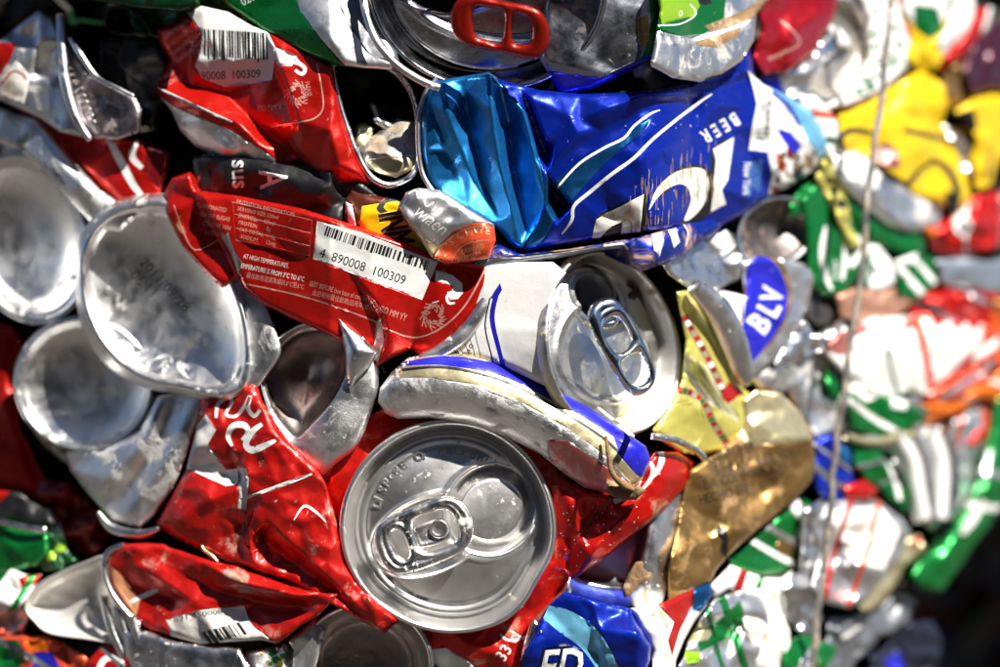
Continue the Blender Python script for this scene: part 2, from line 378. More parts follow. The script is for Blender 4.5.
# ------------------------------------------------------------------ world, light, camera
sc = bpy.context.scene
SUN_EL, SUN_AZ = 50, 42           # height of the sun; degrees round from behind the camera towards the right
def setup():
    w = bpy.data.worlds.new('World'); sc.world = w; w.use_nodes = True; nt = w.node_tree
    sky = nt.nodes.new('ShaderNodeTexSky'); sky.sky_type = 'NISHITA'; sky.sun_disc = False; sky.air_density = .45; sky.dust_density = 0; sky.altitude = 1500
    sd = Vector((math.sin(math.radians(SUN_AZ))*math.cos(math.radians(SUN_EL)), -math.cos(math.radians(SUN_AZ))*math.cos(math.radians(SUN_EL)), math.sin(math.radians(SUN_EL))))
    sky.sun_elevation = math.radians(SUN_EL); sky.sun_rotation = math.atan2(sd.x, sd.y)
    bg = nt.nodes['Background']; bg.inputs[1].default_value = .05; nt.links.new(sky.outputs[0], bg.inputs[0])
    l = bpy.data.lights.new('sun', 'SUN'); l.energy = 5.0; l.angle = math.radians(.5); l.color = (1, .95, .87)
    o = bpy.data.objects.new('sun', l); C.objects.link(o); o.rotation_euler = sd.to_track_quat('Z', 'Y').to_euler()
    cam = bpy.data.cameras.new('camera'); cam.sensor_width = 36; cam.lens = 36*D/1000; cam.clip_start = .01; cam.clip_end = 500
    cam.dof.use_dof = True; cam.dof.focus_distance = (D-2)*S; cam.dof.aperture_fstop = 4.3
    co = bpy.data.objects.new('camera', cam); C.objects.link(co); co.location = (0, -D*S, Z0); co.rotation_euler = (math.pi/2, 0, 0); sc.camera = co
    sc.view_settings.view_transform = 'Standard'; sc.view_settings.look = 'None'; sc.view_settings.exposure = 1.15; sc.view_settings.gamma = 1
setup()
# printed and bare metals
ALU = M('bare aluminium', (.72, .72, .725), 1, .31, dirt=.25, dcol=(.42, .38, .32), speck=.45, bump=.22, bscale=160, grain=.12)
ALUC = M('clean aluminium', (.85, .85, .86), 1, .25, speck=.25, dcol=(.5, .47, .42), bump=.12, bscale=130, grain=.08)
ALUW = M('weathered aluminium', (.78, .78, .78), 1, .37, dirt=.55, dcol=(.30, .28, .25), speck=.6, bump=.35, bscale=120, grain=.25)
ALUD = M('dirty aluminium', (.50, .48, .46), 1, .36, dirt=.85, dcol=(.22, .15, .09), speck=.6, bump=.4, bscale=150, grain=.3)
RED = M('red print', (.52, .009, .005), .5, .27, coat=.15, dirt=.26, dcol=(.20, .12, .07), speck=.22, bump=.22, wear=.85)
REDD = M('worn red print', (.50, .009, .006), .45, .3, coat=.15, dirt=.42, dcol=(.20, .16, .12), speck=.45, bump=.3, wear=.85)
DRED = M('dark red print', (.20, .006, .008), .5, .3, coat=.15, dirt=.2, bump=.25, wear=.85)
PINK = M('faded red print', (.62, .20, .17), .8, .35, dirt=.5, dcol=(.55, .5, .46), speck=.5)
WHITE = M('white print', (.72, .72, .70), .0, .38, coat=.2, dirt=.12, dcol=(.4, .33, .25), speck=.2, bump=.15)
WHITED = M('soiled white print', (.72, .70, .66), .0, .45, dirt=.5, dcol=(.32, .19, .09), speck=.5, bump=.25)
BLUE = M('blue print', (.004, .024, .40), .62, .25, coat=.15, dirt=.0, speck=.12, dcol=(.5, .5, .5), bump=.22, wear=.85)
BLUED = M('soiled blue print', (.006, .03, .34), .65, .28, coat=.15, dirt=.85, dcol=(.34, .20, .09), speck=.4, bump=.3, wear=.85)
CYAN = M('bright metallic blue print', (.02, .25, .66), .8, .27, coat=.15, speck=.08, dcol=(.5, .6, .7), bump=.16, bscale=120, wear=.85)
TEAL = M('teal print', (.008, .10, .30), .8, .28, coat=.15, bump=.2, wear=.85)
NAVY = M('navy print', (.004, .008, .05), .4, .25, coat=.15, bump=.2)
ROYAL = M('royal blue print', (.02, .02, .50), .35, .28, coat=.15, speck=.1, dcol=(.5, .5, .5), bump=.15, wear=.85)
BLACK = M('black print', (.006, .006, .007), .0, .38, coat=.1, bump=.25, wear=.85)
INK = M('black ink', (.008, .008, .008), .0, .4, bump=.1)
GREEN = M('green print', (.005, .19, .035), .6, .26, coat=.15, dirt=.1, bump=.25, wear=.85)
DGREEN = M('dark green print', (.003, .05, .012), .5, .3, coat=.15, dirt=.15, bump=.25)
LIME = M('lime print', (.30, .55, .02), .4, .3, coat=.15, bump=.2)
YEL = M('yellow print', (.78, .52, .005), .25, .3, coat=.15, bump=.2, wear=.85)
PYEL = M('pale yellow print', (.66, .60, .14), .55, .34, coat=.2, dirt=.25, bump=.3, wear=.85)
GOLD = M('gold print', (.36, .215, .075), .85, .36, dirt=.5, dcol=(.17, .10, .045), speck=.4, bump=.2, bscale=200, wear=.85)
GOLDL = M('pale gold print', (.74, .64, .38), .8, .3, dirt=.2, bump=.2)
ORANGE = M('orange print', (.80, .16, .01), .4, .3, coat=.15, bump=.25)
ORED = M('orange red print', (.78, .09, .03), .5, .3, coat=.15, speck=.2, dcol=(.6, .5, .3), bump=.2, wear=.85)
SILVP = M('silver print', (.66, .66, .68), .9, .33, coat=.1, dirt=.15, dcol=(.4, .36, .3), bump=.25)
GREY = M('grey print', (.22, .23, .25), .7, .35, bump=.25)
FAINT = M('pale ink over red', (.75, .40, .33), .5, .35, bump=.1)
SKYB = M('pale blue print', (.16, .48, .72), .4, .3, coat=.15, dirt=.2, dcol=(.03, .15, .3), bump=.2)
MUD = M('dried mud', (.22, .13, .06), 0, .85, dirt=.5, dcol=(.36, .27, .17), bump=.9, bscale=500)
MESHM = {}
def rnd(a): return [(x, y) for x, y in a]
# ======================================================= the red can standing end-on in the middle
t = Thing('crushed_can', 'red can seen end-on with round silver lid and dirt-speckled grey pull tab lying flat')
CL = (449, 527, 10)
def feat_center(u, v):
    h = np.zeros_like(u)
    a = math.radians(-28); cu, cv = 43, -17
    p = (u-cu)*math.cos(a)+(v-cv)*math.sin(a); q = -(u-cu)*math.sin(a)+(v-cv)*math.cos(a)
    r2 = np.sqrt((p/40)**2+(q/37)**2)
    h += 5*np.exp(-((r2-1.24)/.09)**2)                      # raised bead round the pour panel
    h -= 8.5*ss(1.17-r2, 0, .07)
    h += 11*ss(1.0-r2, .0, .22)                            # pillow of the pour panel
    h -= 5*np.exp(-((r2-1.03)/.05)**2)
    # trough running left to the finger well
    p2 = (u+20)*math.cos(math.radians(-24))+(v-8)*math.sin(math.radians(-24)); q2 = -(u+20)*math.sin(math.radians(-24))+(v-8)*math.cos(math.radians(-24))
    r3 = np.sqrt((p2/60)**2+(q2/38)**2)
    h += -4.0*ss(1.0-r3, 0, .12)*(1-ss(1.12-r2, 0, .1)); h += 2.4*np.exp(-((r3-1.0)/.05)**2)*(1-ss(1.3-r2, 0, .1))
    h += 1.2*np.exp(-(((np.hypot(u, v)-82)/2.5)**2))
    h += 13*(1-(np.hypot(u, v)/90)**2)-4+.9*np.sin(u*.05+1)*np.cos(v*.06)
    return h
def warp_center(V):
    V = V.copy(); th = np.arctan2(V[:, 1], V[:, 0]); r = np.hypot(V[:, 0], V[:, 1])
    k = 1+.012*np.sin(2*th+.6)+.010*np.sin(3*th-1)-.05*np.exp(-((th-.55)/.25)**2)*ss(r, 60, 108)
    V[:, 0] *= k; V[:, 1] *= k; V[:, 2] += 2.2*np.sin(2*th+.4)*(r/108)**2; return V
LIDM = M('lid aluminium', (.90, .89, .875), 1, .37, dirt=.06, dcol=(.30, .25, .18), speck=.5, bump=.05, bscale=260, grain=.5, rv=.3)
t.add(sheet('body', [(330, 470, 10), (352, 425, 8), (400, 400, 10), (540, 440, 6), (560, 475), (590, 492), (612, 496), (640, 470), (655, 452), (678, 452, 2), (693, 462, 4), (689, 484, 2), (662, 512, 2), (632, 536, 4), (600, 562, 6), (572, 580, 10), (556, 596, 20), (540, 640, 24), (528, 680, 24), (470, 680, 18), (440, 668, 12), (400, 636, 12), (352, 610, 12), (334, 590, 16), (322, 540, 22), (318, 500, 20)], RED, d=26,
    pts=[(575, 520, -6), (620, 520, -8), (650, 490, -4), (570, 560, 8), (500, 655, 4), (470, 645, -3), (350, 560, 6)],
    creases=[[(612, 494, 8), (600, 512, 10), (584, 526, 4), (572, 538, 0)], [(552, 478, -2), (570, 505, -10), (560, 560, 4)], [(578, 575, 2), (590, 555, -10), (580, 530, -4)], [(645, 520, -2), (668, 478, -12)]],
    decals=[poly([(426, 650), (446, 648), (470, 662), (484, 680), (440, 680)], WHITE),
        stroke([(646, 484, 2), (658, 470, 5), (662, 456, 6), (655, 447, 4), (648, 450, 2)], 5, WHITE), stroke([(638, 494, 2), (650, 480, 4), (653, 468, 4), (648, 462, 3), (642, 472, 3), (636, 488, 3)], 4, WHITE),
        stroke([(614, 502, 5), (632, 492, 6), (640, 480, 4)], 4, WHITE),
        text('33 cl', 504, 663, -58, 17, WHITE, bold=.008), stroke([(500, 634), (508, 640), (522, 638), (537, 628), (545, 612)], 2.5, WHITE),
        stroke([(592, 538, 1), (582, 530, 2.2), (597, 516, 2.2), (610, 500, 3), (622, 494, 2)], 2, MUD),
        dots([(random.Random(5+i).uniform(560, 640), random.Random(50+i).uniform(500, 590)) for i in range(60)], .7, WHITE, 3)],
    rs=28, amp=5, soft=.9, thick=70, roll=(6, 6), dents=6, holes=[ell(449, 527, 101, 101, n=40)]))
L = t.add(lid('lid', CL, 108, (.03, -.03, -1), 0, LIDM, feat_center, warp=warp_center, N=260, NR=110))
# pull tab of the middle can
tabm = M('tab aluminium', (.72, .71, .69), 1, .27, dirt=.35, dcol=(.60, .56, .48), speck=1.0, bump=.16, bscale=420, grain=.2)
TO = [(-47, -18), (-38, -27), (-20, -30), (8, -31), (30, -30), (43, -22), (49, -6), (48, 10), (41, 22), (26, 29), (0, 31), (-25, 30), (-40, 26), (-48, 14), (-50, -2)]
TN = (.06, -.10, -1)
Tb = t.add(puff('pull_tab', (425, 535, -1), TN, -20, TO, [[(-32, -12), (-27, -15), (-22, -11), (-20, 0), (-21, 12), (-26, 15), (-31, 11), (-33, 0)], [(-9, -13), (-4, -18), (10, -19), (26, -17), (32, -9), (33, 4), (29, 15), (16, 18), (0, 17), (-8, 12), (-10, 0)]], 5.5, 4.6, tabm, res=1.4, curve=1.5))
t.add(puff('rivet_plate', (425, 535, 5), TN, -20, [(-10, -9), (0, -12), (16, -11), (24, -8), (26, 2), (23, 11), (12, 13), (0, 12), (-10, 9)], [], 3, 1.8, tabm, res=1.5), Tb)
t.add(loft('rivet', [ell(439, 529, 9.5, 9.5, 0, 8), ell(439, 529, 9.5, 9.5, 0, 1), ell(439, 529, 8, 8, 0, -.8), ell(439, 529, 5, 5, 0, -.2), ell(439, 529, 2, 2, 0, 0)], tabm, N=40, d=1), Tb)
em = []
def arc_text(name, s, c, R, a0, step, size, h, mat):
    allV = []; allF = []; n = 0
    tf = frame(c, (.03, -.03, -1), 0)
    for i, ch in enumerate(s):
        if ch == ' ': continue
        V, E, F = text_shape(ch, 2, .015); a = math.radians(a0+i*step); u = (V[:, 0]-.3)*size; v = V[:, 1]*size
        rr = R+v; x = rr*math.cos(a)-u*math.sin(a)*1.0; y = rr*math.sin(a)+u*math.cos(a)
        k = len(V); allV.append(np.column_stack([x, y, np.full(k, h)])); 
        Vb = np.column_stack([x, y, np.full(k, h-1.5)]); allV.append(Vb)
        allF += [tuple(n+q for q in f) for f in F]; allF += [(n+a_, n+b_, n+k+b_, n+k+a_) for a_, b_ in E]; n += 2*k
    return mesh_obj(name, tf(np.vstack(allV)), allF, [mat], smooth=False)
t.add(arc_text('embossed_lettering', 'DISPOSE OF PROPERLY', CL, 72, 196, 6.2, 13, -108*.168+13*(1-(72/90)**2)-4+1.9, LIDM), L)
t.done()
# ======================================================= open white can with its lid
t = Thing('crushed_can', 'white blue-lined can with silver lid turned right and smooth looped tab')
c2 = (614, 343, 46)
t.add(sheet('body', [(470, 262, 0), (553, 262, 6), (600, 300, 14), (640, 380, 16), (634, 440, 10), (610, 422, 4), (588, 409), (545, 386), (505, 367), (470, 357), (436, 356), (420, 345), (440, 300)], WHITE, d=-2, tilt=(-.34, 0),
    decals=[stroke([(497, 292, 5), (492, 318, 5), (499, 350, 4.5), (506, 376, 4.5)], 4, ROYAL, ), stroke([(490, 298), (485, 325), (490, 350), (496, 372)], 1.6, INK)] +
        [stroke([(488-6*i, 305+5*i), (481-6*i, 325+4*i), (484-5*i, 348+2*i), (489-6*i, 372)], .8, INK) for i in range(1, 8)] +
        [poly([(490, 298), (500, 283), (502, 290), (496, 300)], ROYAL), text('%', 463, 352, 60, 10, INK, bold=.02), text('o', 468, 345, 60, 9, INK, bold=.02), text('98', 452, 352, 70, 9, INK, bold=.02)],
    pts=[(560, 330, -8), (530, 350, -4), (500, 330, 0)], rs=60, amp=1.6, thick=60, bulge=(560, 350, -12, 110, 6), dents=2, holes=[ell(616, 345, 72, 92, -12, n=40)]))
def feat2(u, v):
    h = np.zeros_like(u); r = np.hypot((u+2)/62, (v-8)/50)
    h += -3.2*ss(1-r, 0, .12)+2.0*np.exp(-((r-1.03)/.05)**2)
    r2 = np.hypot((u+8)/40, (v+48)/30); h += 2.5*np.exp(-((r2-1.08)/.07)**2)
    h += 7*(1-(np.hypot(u, v)/80)**2)+1.6*np.sin(u*.09)*np.cos(v*.07+1)
    return h
def warp2(V):
    V = V.copy(); th = np.arctan2(V[:, 1], V[:, 0]); r = np.hypot(V[:, 0], V[:, 1]); k = 1+.02*np.sin(2*th+1)+.012*np.sin(3*th); V[:, 0] *= k; V[:, 1] *= k
    V[:, 2] += 4*np.sin(2*th+1.2)*(r/96)**2; return V
LID2 = M('bright lid aluminium', (.62, .61, .59), 1, .33, dirt=.4, dcol=(.34, .28, .2), speck=.35, bump=.25, bscale=140, grain=.25)
INKM = M('shadowed flap metal', (.30, .31, .33), 1, .3)
L2 = t.add(lid('lid', c2, 96, (.67, -.13, -.73), 0, LID2, feat2, prof=[(1.0, -.14)]+PROF[1:], warp=warp2, N=220, NR=90, hole=lambda u, v: math.hypot((u+8)/33, (v+48)/24) < 1))
t.add(loft('mouth_flap', [ell(590, 292, 30, 22, 60, 0), ell(596, 290, 26, 18, 60, 14), ell(600, 288, 16, 10, 60, 20)], INKM, d=66, close=True), L2)
TO2 = [(-50, -8), (-44, -19), (-30, -23), (-5, -24), (25, -22), (44, -19), (53, -8), (54, 6), (46, 18), (28, 22), (0, 24), (-30, 22), (-45, 16), (-51, 4)]
TABS = M('smooth tab aluminium', (.74, .77, .80), 1, .16, speck=.08, bump=.10, bscale=100)
Tb = t.add(puff('pull_tab', (622, 345, 12), (.42, -.14, -.88), 58, TO2, [[(-26, -11), (-14, -14), (0, -12), (6, -4), (6, 6), (0, 12), (-14, 13), (-25, 9), (-29, 0)], [(16, -12), (30, -14), (42, -9), (45, 0), (41, 9), (29, 14), (16, 12), (13, 0)]], 8, 5.6, TABS, res=1.5, curve=-3))
t.add(puff('tab_web', (616, 333, 18), (.42, -.14, -.88), 58, [(-28, -10), (-12, -12), (-6, -5), (-8, 6), (-14, 12), (-26, 10)], [], 4, 3, TABS, res=1.8), Tb)
t.done()
# ======================================================= silver shoulder with gold and blue edge
t = Thing('crushed_can', 'bent silver can end with gold and blue edge arching over the speckled-tab lid')
out = [(378, 402), (380, 388), (392, 372), (408, 358), (430, 353), (470, 354), (505, 364), (545, 384), (590, 408), (628, 434), (646, 446), (651, 460), (643, 478), (630, 493), (612, 494), (585, 488), (565, 474), (540, 454), (505, 436), (470, 424), (430, 418), (398, 419), (386, 414)]
t.add(sheet('body', out, ALUW, d=6,
    pts=[(420, 390, -16), (470, 392, -20), (520, 410, -20), (560, 435, -20), (600, 462, -16), (395, 395, -6), (625, 462, -12), (632, 440, -6)], creases=[[(390, 384, -6), (430, 370, -14), (480, 374, -16), (530, 394, -16), (580, 420, -14), (622, 448, -8)]],
    decals=[poly([(396, 366), (408, 356), (430, 351), (470, 352), (505, 362), (545, 382), (590, 406), (628, 432), (664, 446), (664, 486), (640, 490), (610, 460), (570, 430), (520, 402), (475, 385), (430, 378), (400, 378)], GOLDL),
        stroke([(402, 370), (440, 367), (480, 374), (520, 388), (570, 416), (608, 442), (634, 470)], 3, INK),
        stroke([(398, 365, 3), (420, 362, 6), (450, 361, 10), (500, 370, 11), (545, 390, 12), (590, 413, 15), (630, 436, 20)], 8, ROYAL), poly([(612, 432), (632, 436), (652, 446), (660, 462), (648, 480), (636, 474), (620, 456)], ROYAL),
        poly([(548, 440), (566, 440), (590, 456), (618, 474), (634, 486), (622, 494), (590, 490), (565, 474), (550, 460)], PINK),
        text('c s98', 397, 372, -38, 11, WHITE, bold=.02)],
    rs=45, amp=1.4, thick=40, roll=(10, 12), soft=5, dents=14))
t.add(tube('mud_edge', [(606, 436, -14), (608, 452, -17), (612, 472, -17), (622, 484, -12), (634, 490, -8)], [1.2, 2.2, 2.6, 3.4, 2], MUD, d=0))
t.add(sheet('mud_cake', [(606, 478), (616, 484), (628, 482), (640, 486), (646, 490), (636, 500), (620, 500), (608, 494)], MUD, d=-6, rs=8, amp=3, thick=12, roll=(3, 4), res=2.2))
#t.add(tube('mud_thread', [(604, 432, -12), (612, 428, -16), (626, 438, -18), (640, 440, -14), (650, 434, -8)], [2, 3, 2.5, 3, 2], MUD, d=0))
t.done()
t = Thing('crushed_can', 'orange and yellow sliver of can under the torn silver can bottom')
t.add(sheet('crushed_can', [(318, 470), (350, 450), (372, 430), (378, 440), (352, 470), (326, 500)], ORED, d=40, decals=[stroke([(322, 466), (345, 452), (374, 432)], 7, YEL, False)], rs=20, amp=4)); t.done()
# ======================================================= flattened red can with the long barcode
t = Thing('crushed_can', 'flattened red can with long white barcode panel reading 4 890008 100309')
O = [(165, 190, 14), (172, 178, 10), (190, 172, 8), (196, 190, 2), (240, 196, 0), (300, 208), (345, 222), (400, 240), (440, 258), (486, 264), (489, 285), (478, 308), (458, 334), (438, 350), (420, 358), (412, 348), (392, 358), (378, 366), (362, 352), (330, 335), (290, 318), (262, 304), (244, 290), (238, 276), (233, 282), (222, 288), (205, 272), (182, 246), (166, 214)]
dc = [poly([(317, 221), (360, 232), (438, 262), (422, 300), (313, 259)], WHITE)]
dc += [text('4  890008  100309', 318.5, 256.5, 18.4, 13.2, INK, sx=.90, bold=.006, res=3)]
dc += [bars((327, 226), (432, 262), (-3.2, 9.5), INK, 7, 34)]
dc += [poly([(436, 270), (452, 275), (462, 283), (463, 293), (458, 299), (450, 300), (447, 292), (452, 291), (453, 286), (445, 283), (435, 281)], WHITE), stroke([(452, 292, 3), (447, 297, 3), (449, 303, 3), (455, 303, 2)], 3, WHITE),
    stroke([(432, 303), (439, 301)], 1, WHITE)]
dc += [text('BEST BEFORE (see base of can) for date', 309, 285.5, 15.5, 7.2, FAINT, sx=.58), text('此日期前最佳飲用(日月年)標示日期', 312, 294.5, 15, 6.4, FAINT, sx=.72), text('DD MM YY', 379, 311.5, 20, 9.4, FAINT, sx=.62, bold=.01)]
dc += [text('AT HIGH TEMPERATURES.', 243, 258, 12.5, 6.5, WHITE, sx=.62), text('TEMPERATURE IS FROM 3°C TO 6°C', 238, 267, 12.5, 6.8, WHITE, sx=.62, bold=.008), text('最佳飲用溫度為攝氏3°C至6°C', 246, 277, 12, 6.2, FAINT, sx=.72)]
for i, (s, x, y) in enumerate([('NUTRITION INFORMATION', 236, 203), ('SERVING SIZE 330ml', 237, 210), ('ENERGY      42kcal', 238, 217), ('PROTEIN       0g', 238, 224), ('FAT TOTAL      0g', 239, 231), ('SODIUM      12mg', 240, 238)]):
    dc += [text(s, x, y, 13, 5.6, FAINT, sx=.85)]
for i, s in enumerate(['CARBONATED', 'WATER SUGAR', 'COLOUR 150d', 'ACID 338']): dc += [text(s, 197+i*2.5, 207+i*9, 10, 6, FAINT, sx=.75)]
dc += [stroke([(233, 202), (312, 220), (310, 256), (236, 240)], .8, FAINT, False, True), stroke([(235, 214), (311, 233)], .7, FAINT, False), stroke([(236, 228), (310, 246)], .7, FAINT, False)]
dc += [stroke([(246, 284), (280, 291), (308, 298), (340, 308), (374, 321), (378, 324)], 1.4, FAINT), stroke([(382, 327), (405, 336), (420, 337), (438, 330), (456, 316), (470, 298), (485, 270)], 1.6, FAINT), stroke([(174, 205), (182, 228), (195, 250), (218, 240)], 1.1, FAINT)]
import random as _r
def seal(cx, cy, r, seed):
    q = _r.Random(seed); o = []
    for i in range(26):
        a = i*6.283/26; k = q.uniform(.55, 1.0); o.append(stroke([(cx+r*k*math.cos(a), cy+r*k*math.sin(a)), (cx+r*(k-.28)*math.cos(a+.3), cy+r*(k-.28)*math.sin(a+.3)), (cx+r*(k-.15)*math.cos(a-.25), cy+r*(k-.15)*math.sin(a-.25))], 1.0, FAINT))
    return o
dc += seal(434, 316, 16, 3)
t.add(sheet('body', O, RED, d=0, tilt=(.05, .10),
    pts=[(260, 230, -3), (300, 260, -2), (350, 270, -4), (400, 300, -5), (440, 300, -6), (330, 318, 2), (196, 215, 6), (430, 345, 2), (395, 330, -2)],
    creases=[[(190, 174, 4), (200, 196, -8), (216, 222, -10), (232, 246, -9), (240, 276, -6)], [(198, 200, 4), (212, 226, 6), (226, 252, 8)], [(379, 314, 6), (376, 338, 9), (372, 360, 8)], [(384, 312, -6), (390, 338, -6), (380, 362, 0)], [(412, 347, 10), (414, 318, 2), (428, 285, 0)], [(240, 196, -6), (320, 214, -8), (440, 256, -8)]],
    decals=dc+[poly([(376, 322), (381, 318), (384, 340), (378, 362), (370, 358), (375, 340)], ALUD), poly([(221, 238), (228, 232), (234, 250), (242, 262), (238, 274), (230, 252)], ALUD)],
    rs=34, amp=2.6, res=2.2, thick=26, roll=(6, 8), dents=5))
t.add(tube('rim', [(418, 360, 6), (442, 350, 4), (464, 333, 4), (482, 308, 6), (492, 284, 10), (494, 262, 16)], [4, 7, 8, 7, 5, 3], ALU, d=6, flat=.6))
t.done()
# ======================================================= upper red can with opened mouth
t = Thing('crushed_can', 'crumpled red can with creased barcode reading 90008 100309 and cut-open mouth')
O = [(157, 30, 14), (175, 22, 8), (190, 12, 4), (201, 6), (228, 12), (252, 26), (268, 32), (300, 48), (322, 58), (333, 66), (337, 90), (342, 120), (352, 150), (366, 176), (372, 186, 8), (340, 184, 14), (312, 172, 16), (300, 160, 14), (280, 168, 16), (255, 166, 14), (220, 160, 12), (195, 146, 12), (180, 130, 12), (172, 112, 10), (156, 92, 6), (158, 78, 8), (170, 60, 16), (160, 44, 14)]
dc = [poly([(188, 14), (200, 5), (226, 11), (252, 25), (268, 32), (276, 48), (272, 80), (250, 84), (224, 87), (202, 78), (195, 66), (201, 50), (202, 34)], WHITE)]
dc += [bars((204, 29), (268, 33), (.5, 27), INK, 11, 24), text('90008  100309', 201, 80, -2.5, 11.5, INK, sx=.86, bold=.012, res=3)]
dc += [poly([(275, 47), (297, 56), (292, 66), (278, 66), (274, 56)], WHITE), stroke([(292, 62, 3), (300, 64, 4), (305, 69, 4), (302, 74, 4), (295, 70, 3)], 4, WHITE), stroke([(296, 58, 2), (302, 66, 3)], 3, WHITE)]
dc += seal(297, 94, 15, 9) + [text('PLEASE', 305, 82, 78, 6, FAINT, sx=.8), text('DD MM Y', 258, 111, -4, 8, FAINT, sx=.7)]
dc += [stroke([(317, 64), (322, 90), (323, 108), (315, 118), (300, 122), (270, 127)], 1.5, FAINT), stroke([(158, 88, 1), (175, 96, 2.5), (205, 110, 2.5), (232, 122, 2)], 2, WHITE)]
for i, s in enumerate(['CARBONATED WATER', 'SUGAR COLOUR', 'PHOSPHORIC ACID', 'FLAVOURINGS']): dc += [text(s, 163+i*5, 42+i*7, -38, 5.4, FAINT, sx=.6)]
dc += [text('可口可樂', 184, 46, 0, 7, FAINT), text('汽水', 188, 54, 0, 7, FAINT), text('PLEASE', 160, 82, -30, 5.5, FAINT), text('RECYCLE', 164, 88, -30, 5.5, FAINT)]
dc += [poly([(156, 94), (176, 108), (200, 118), (230, 130), (262, 150), (276, 160), (270, 172), (220, 166), (180, 140), (165, 110)], ALUW), stroke([(176, 108), (200, 118), (232, 132), (262, 152)], 1, ALUD)]
t.add(sheet('body', O, RED, d=4,
    pts=[(230, 60, -2), (300, 90, -6), (330, 130, -8), (300, 140, 0), (200, 128, -6), (225, 148, -6), (340, 165, -6)],
    creases=[[(201, 6, -2), (204, 30, -4), (198, 60, 0), (192, 84, 16)], [(178, 26, 6), (192, 44, 14), (190, 80, 18)], [(190, 84, 18), (225, 94, 16), (256, 124, 22), (290, 152, 22)], [(158, 88, -8), (200, 106, -14), (240, 124, -12), (262, 146, -2)], [(270, 58, 0), (284, 92, 8), (292, 124, 6)], [(276, 52, -8), (290, 90, -8), (298, 120, -6)]],
    decals=dc, rs=28, amp=4, soft=.9, thick=60, roll=(6, 8), dents=5, res=2.3))
rim = [(333, 64, 6), (337, 95, 6), (346, 125, 5), (356, 152, 5), (370, 176, 6), (386, 185, 8), (402, 182, 12), (414, 172, 16), (419, 150, 22), (418, 120, 26), (410, 90, 28), (390, 68, 26), (360, 60, 16)]
inner = [(x+(380-x)*.10, y+(125-y)*.07, z+12) for x, y, z in rim]; deep = [(x+(380-x)*.22, y+(125-y)*.18, z+80) for x, y, z in rim]; dp2 = [(x+(380-x)*.7, y+(125-y)*.7, 110) for x, y, z in rim]
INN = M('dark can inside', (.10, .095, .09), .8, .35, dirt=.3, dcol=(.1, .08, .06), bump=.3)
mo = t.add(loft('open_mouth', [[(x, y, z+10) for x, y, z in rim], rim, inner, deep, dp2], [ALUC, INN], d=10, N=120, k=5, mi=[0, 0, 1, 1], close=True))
t.add(tube('rim', rim, 3.4, ALUC, d=8, closed=True, flat=.8), mo)
t.done()
t = Thing('crushed_can', 'crushed silver can scrap lodged inside the open mouth of the upper red can')
t.add(sheet('crushed_can', [(354, 150), (368, 140), (384, 128), (398, 118), (416, 122), (420, 150), (412, 170), (396, 178), (380, 174), (364, 166)], ALUD, d=28, tilt=(0, -.4), rs=16, amp=4, pts=[(390, 150, -8)], decals=[poly([(366, 160), (398, 158), (414, 156), (412, 172), (380, 178)], GOLDL)], res=2.4)); t.done()
t = Thing('crushed_can', 'curled bright scrap standing deep in the upper red can mouth')
t.add(sheet('crushed_can', [(352, 128), (362, 122), (374, 128), (372, 142), (362, 152), (352, 146)], GOLDL, d=44, rs=12, amp=5, creases=[[(356, 126, 0), (362, 148, -8)]])); 
t.add(sheet('torn_flap', [(368, 102), (376, 104), (382, 118), (396, 124), (400, 130), (386, 132), (374, 122)], ALUC, d=40, rs=12, amp=5)); t.done()
# ======================================================= black can squeezed between
t = Thing('crushed_can', 'black can strip with white letters A and sus squeezed above the red barcode can')
O = [(192, 158), (210, 152), (240, 154), (262, 160), (300, 164), (335, 168), (352, 176), (372, 190), (392, 206), (420, 230), (400, 246), (360, 232), (345, 226), (300, 212), (250, 202), (214, 196), (196, 190)]
def Tsans(s, x, y, ang, size, m, **k): return text(s, x, y, ang, size, m, **k)
dc = [text('A', 259, 171, 84, 40, WHITE, sx=.68, bold=.015, res=3), text('sus', 232, 160, 88, 24, WHITE, sx=.95, bold=.015, res=3)]
t.add(sheet('body', O, BLACK, d=14, tilt=(0, .15), creases=[[(205, 160, -4), (260, 172, -8), (330, 186, -6), (380, 214, 0)], [(318, 168, 6), (322, 190, -8), (320, 212, 4)], [(328, 172, -8), (345, 200, 6), (338, 220, -6)]], decals=dc, rs=22, amp=5, res=2.3)); t.done()
t = Thing('crushed_can', 'brown and yellow can scrap with letters CIN M beside the black strip')
O = [(345, 200), (352, 190), (368, 194), (398, 200), (420, 214), (432, 240), (436, 262), (418, 256), (380, 246), (350, 232), (344, 218)]
dc = [poly([(362, 206), (398, 200), (424, 222), (440, 266), (400, 254), (358, 236), (360, 220)], YEL), poly([(344, 200), (352, 205), (358, 232), (350, 230)], WHITE), text('CIN', 397, 202, 97, 17, INK, sx=1.0, bold=.02, flip=-1) , text('M', 411, 243, -82, 30, INK, sx=.6, bold=.02)]
dc = dc[:2]+[text('CINM', 377, 200, 80, 42, INK, sx=.46, bold=.04)]
t.add(sheet('crushed_can', O, M('brown print', (.10, .02, .008), .4, .3, coat=.3), d=12, tilt=(0, .1), decals=dc, rs=24, amp=3, creases=[[(350, 196, 4), (362, 220, -4), (352, 236, 4)]], res=2.2)); t.done()
t = Thing('crushed_can', 'small silver can piece with script and round orange-red seal under the metallic blue can')
O = [(398, 206, 4), (406, 192), (418, 188), (440, 190), (462, 204), (484, 218), (494, 224), (496, 240), (490, 258), (470, 262), (445, 264), (432, 258), (420, 240), (405, 222)]
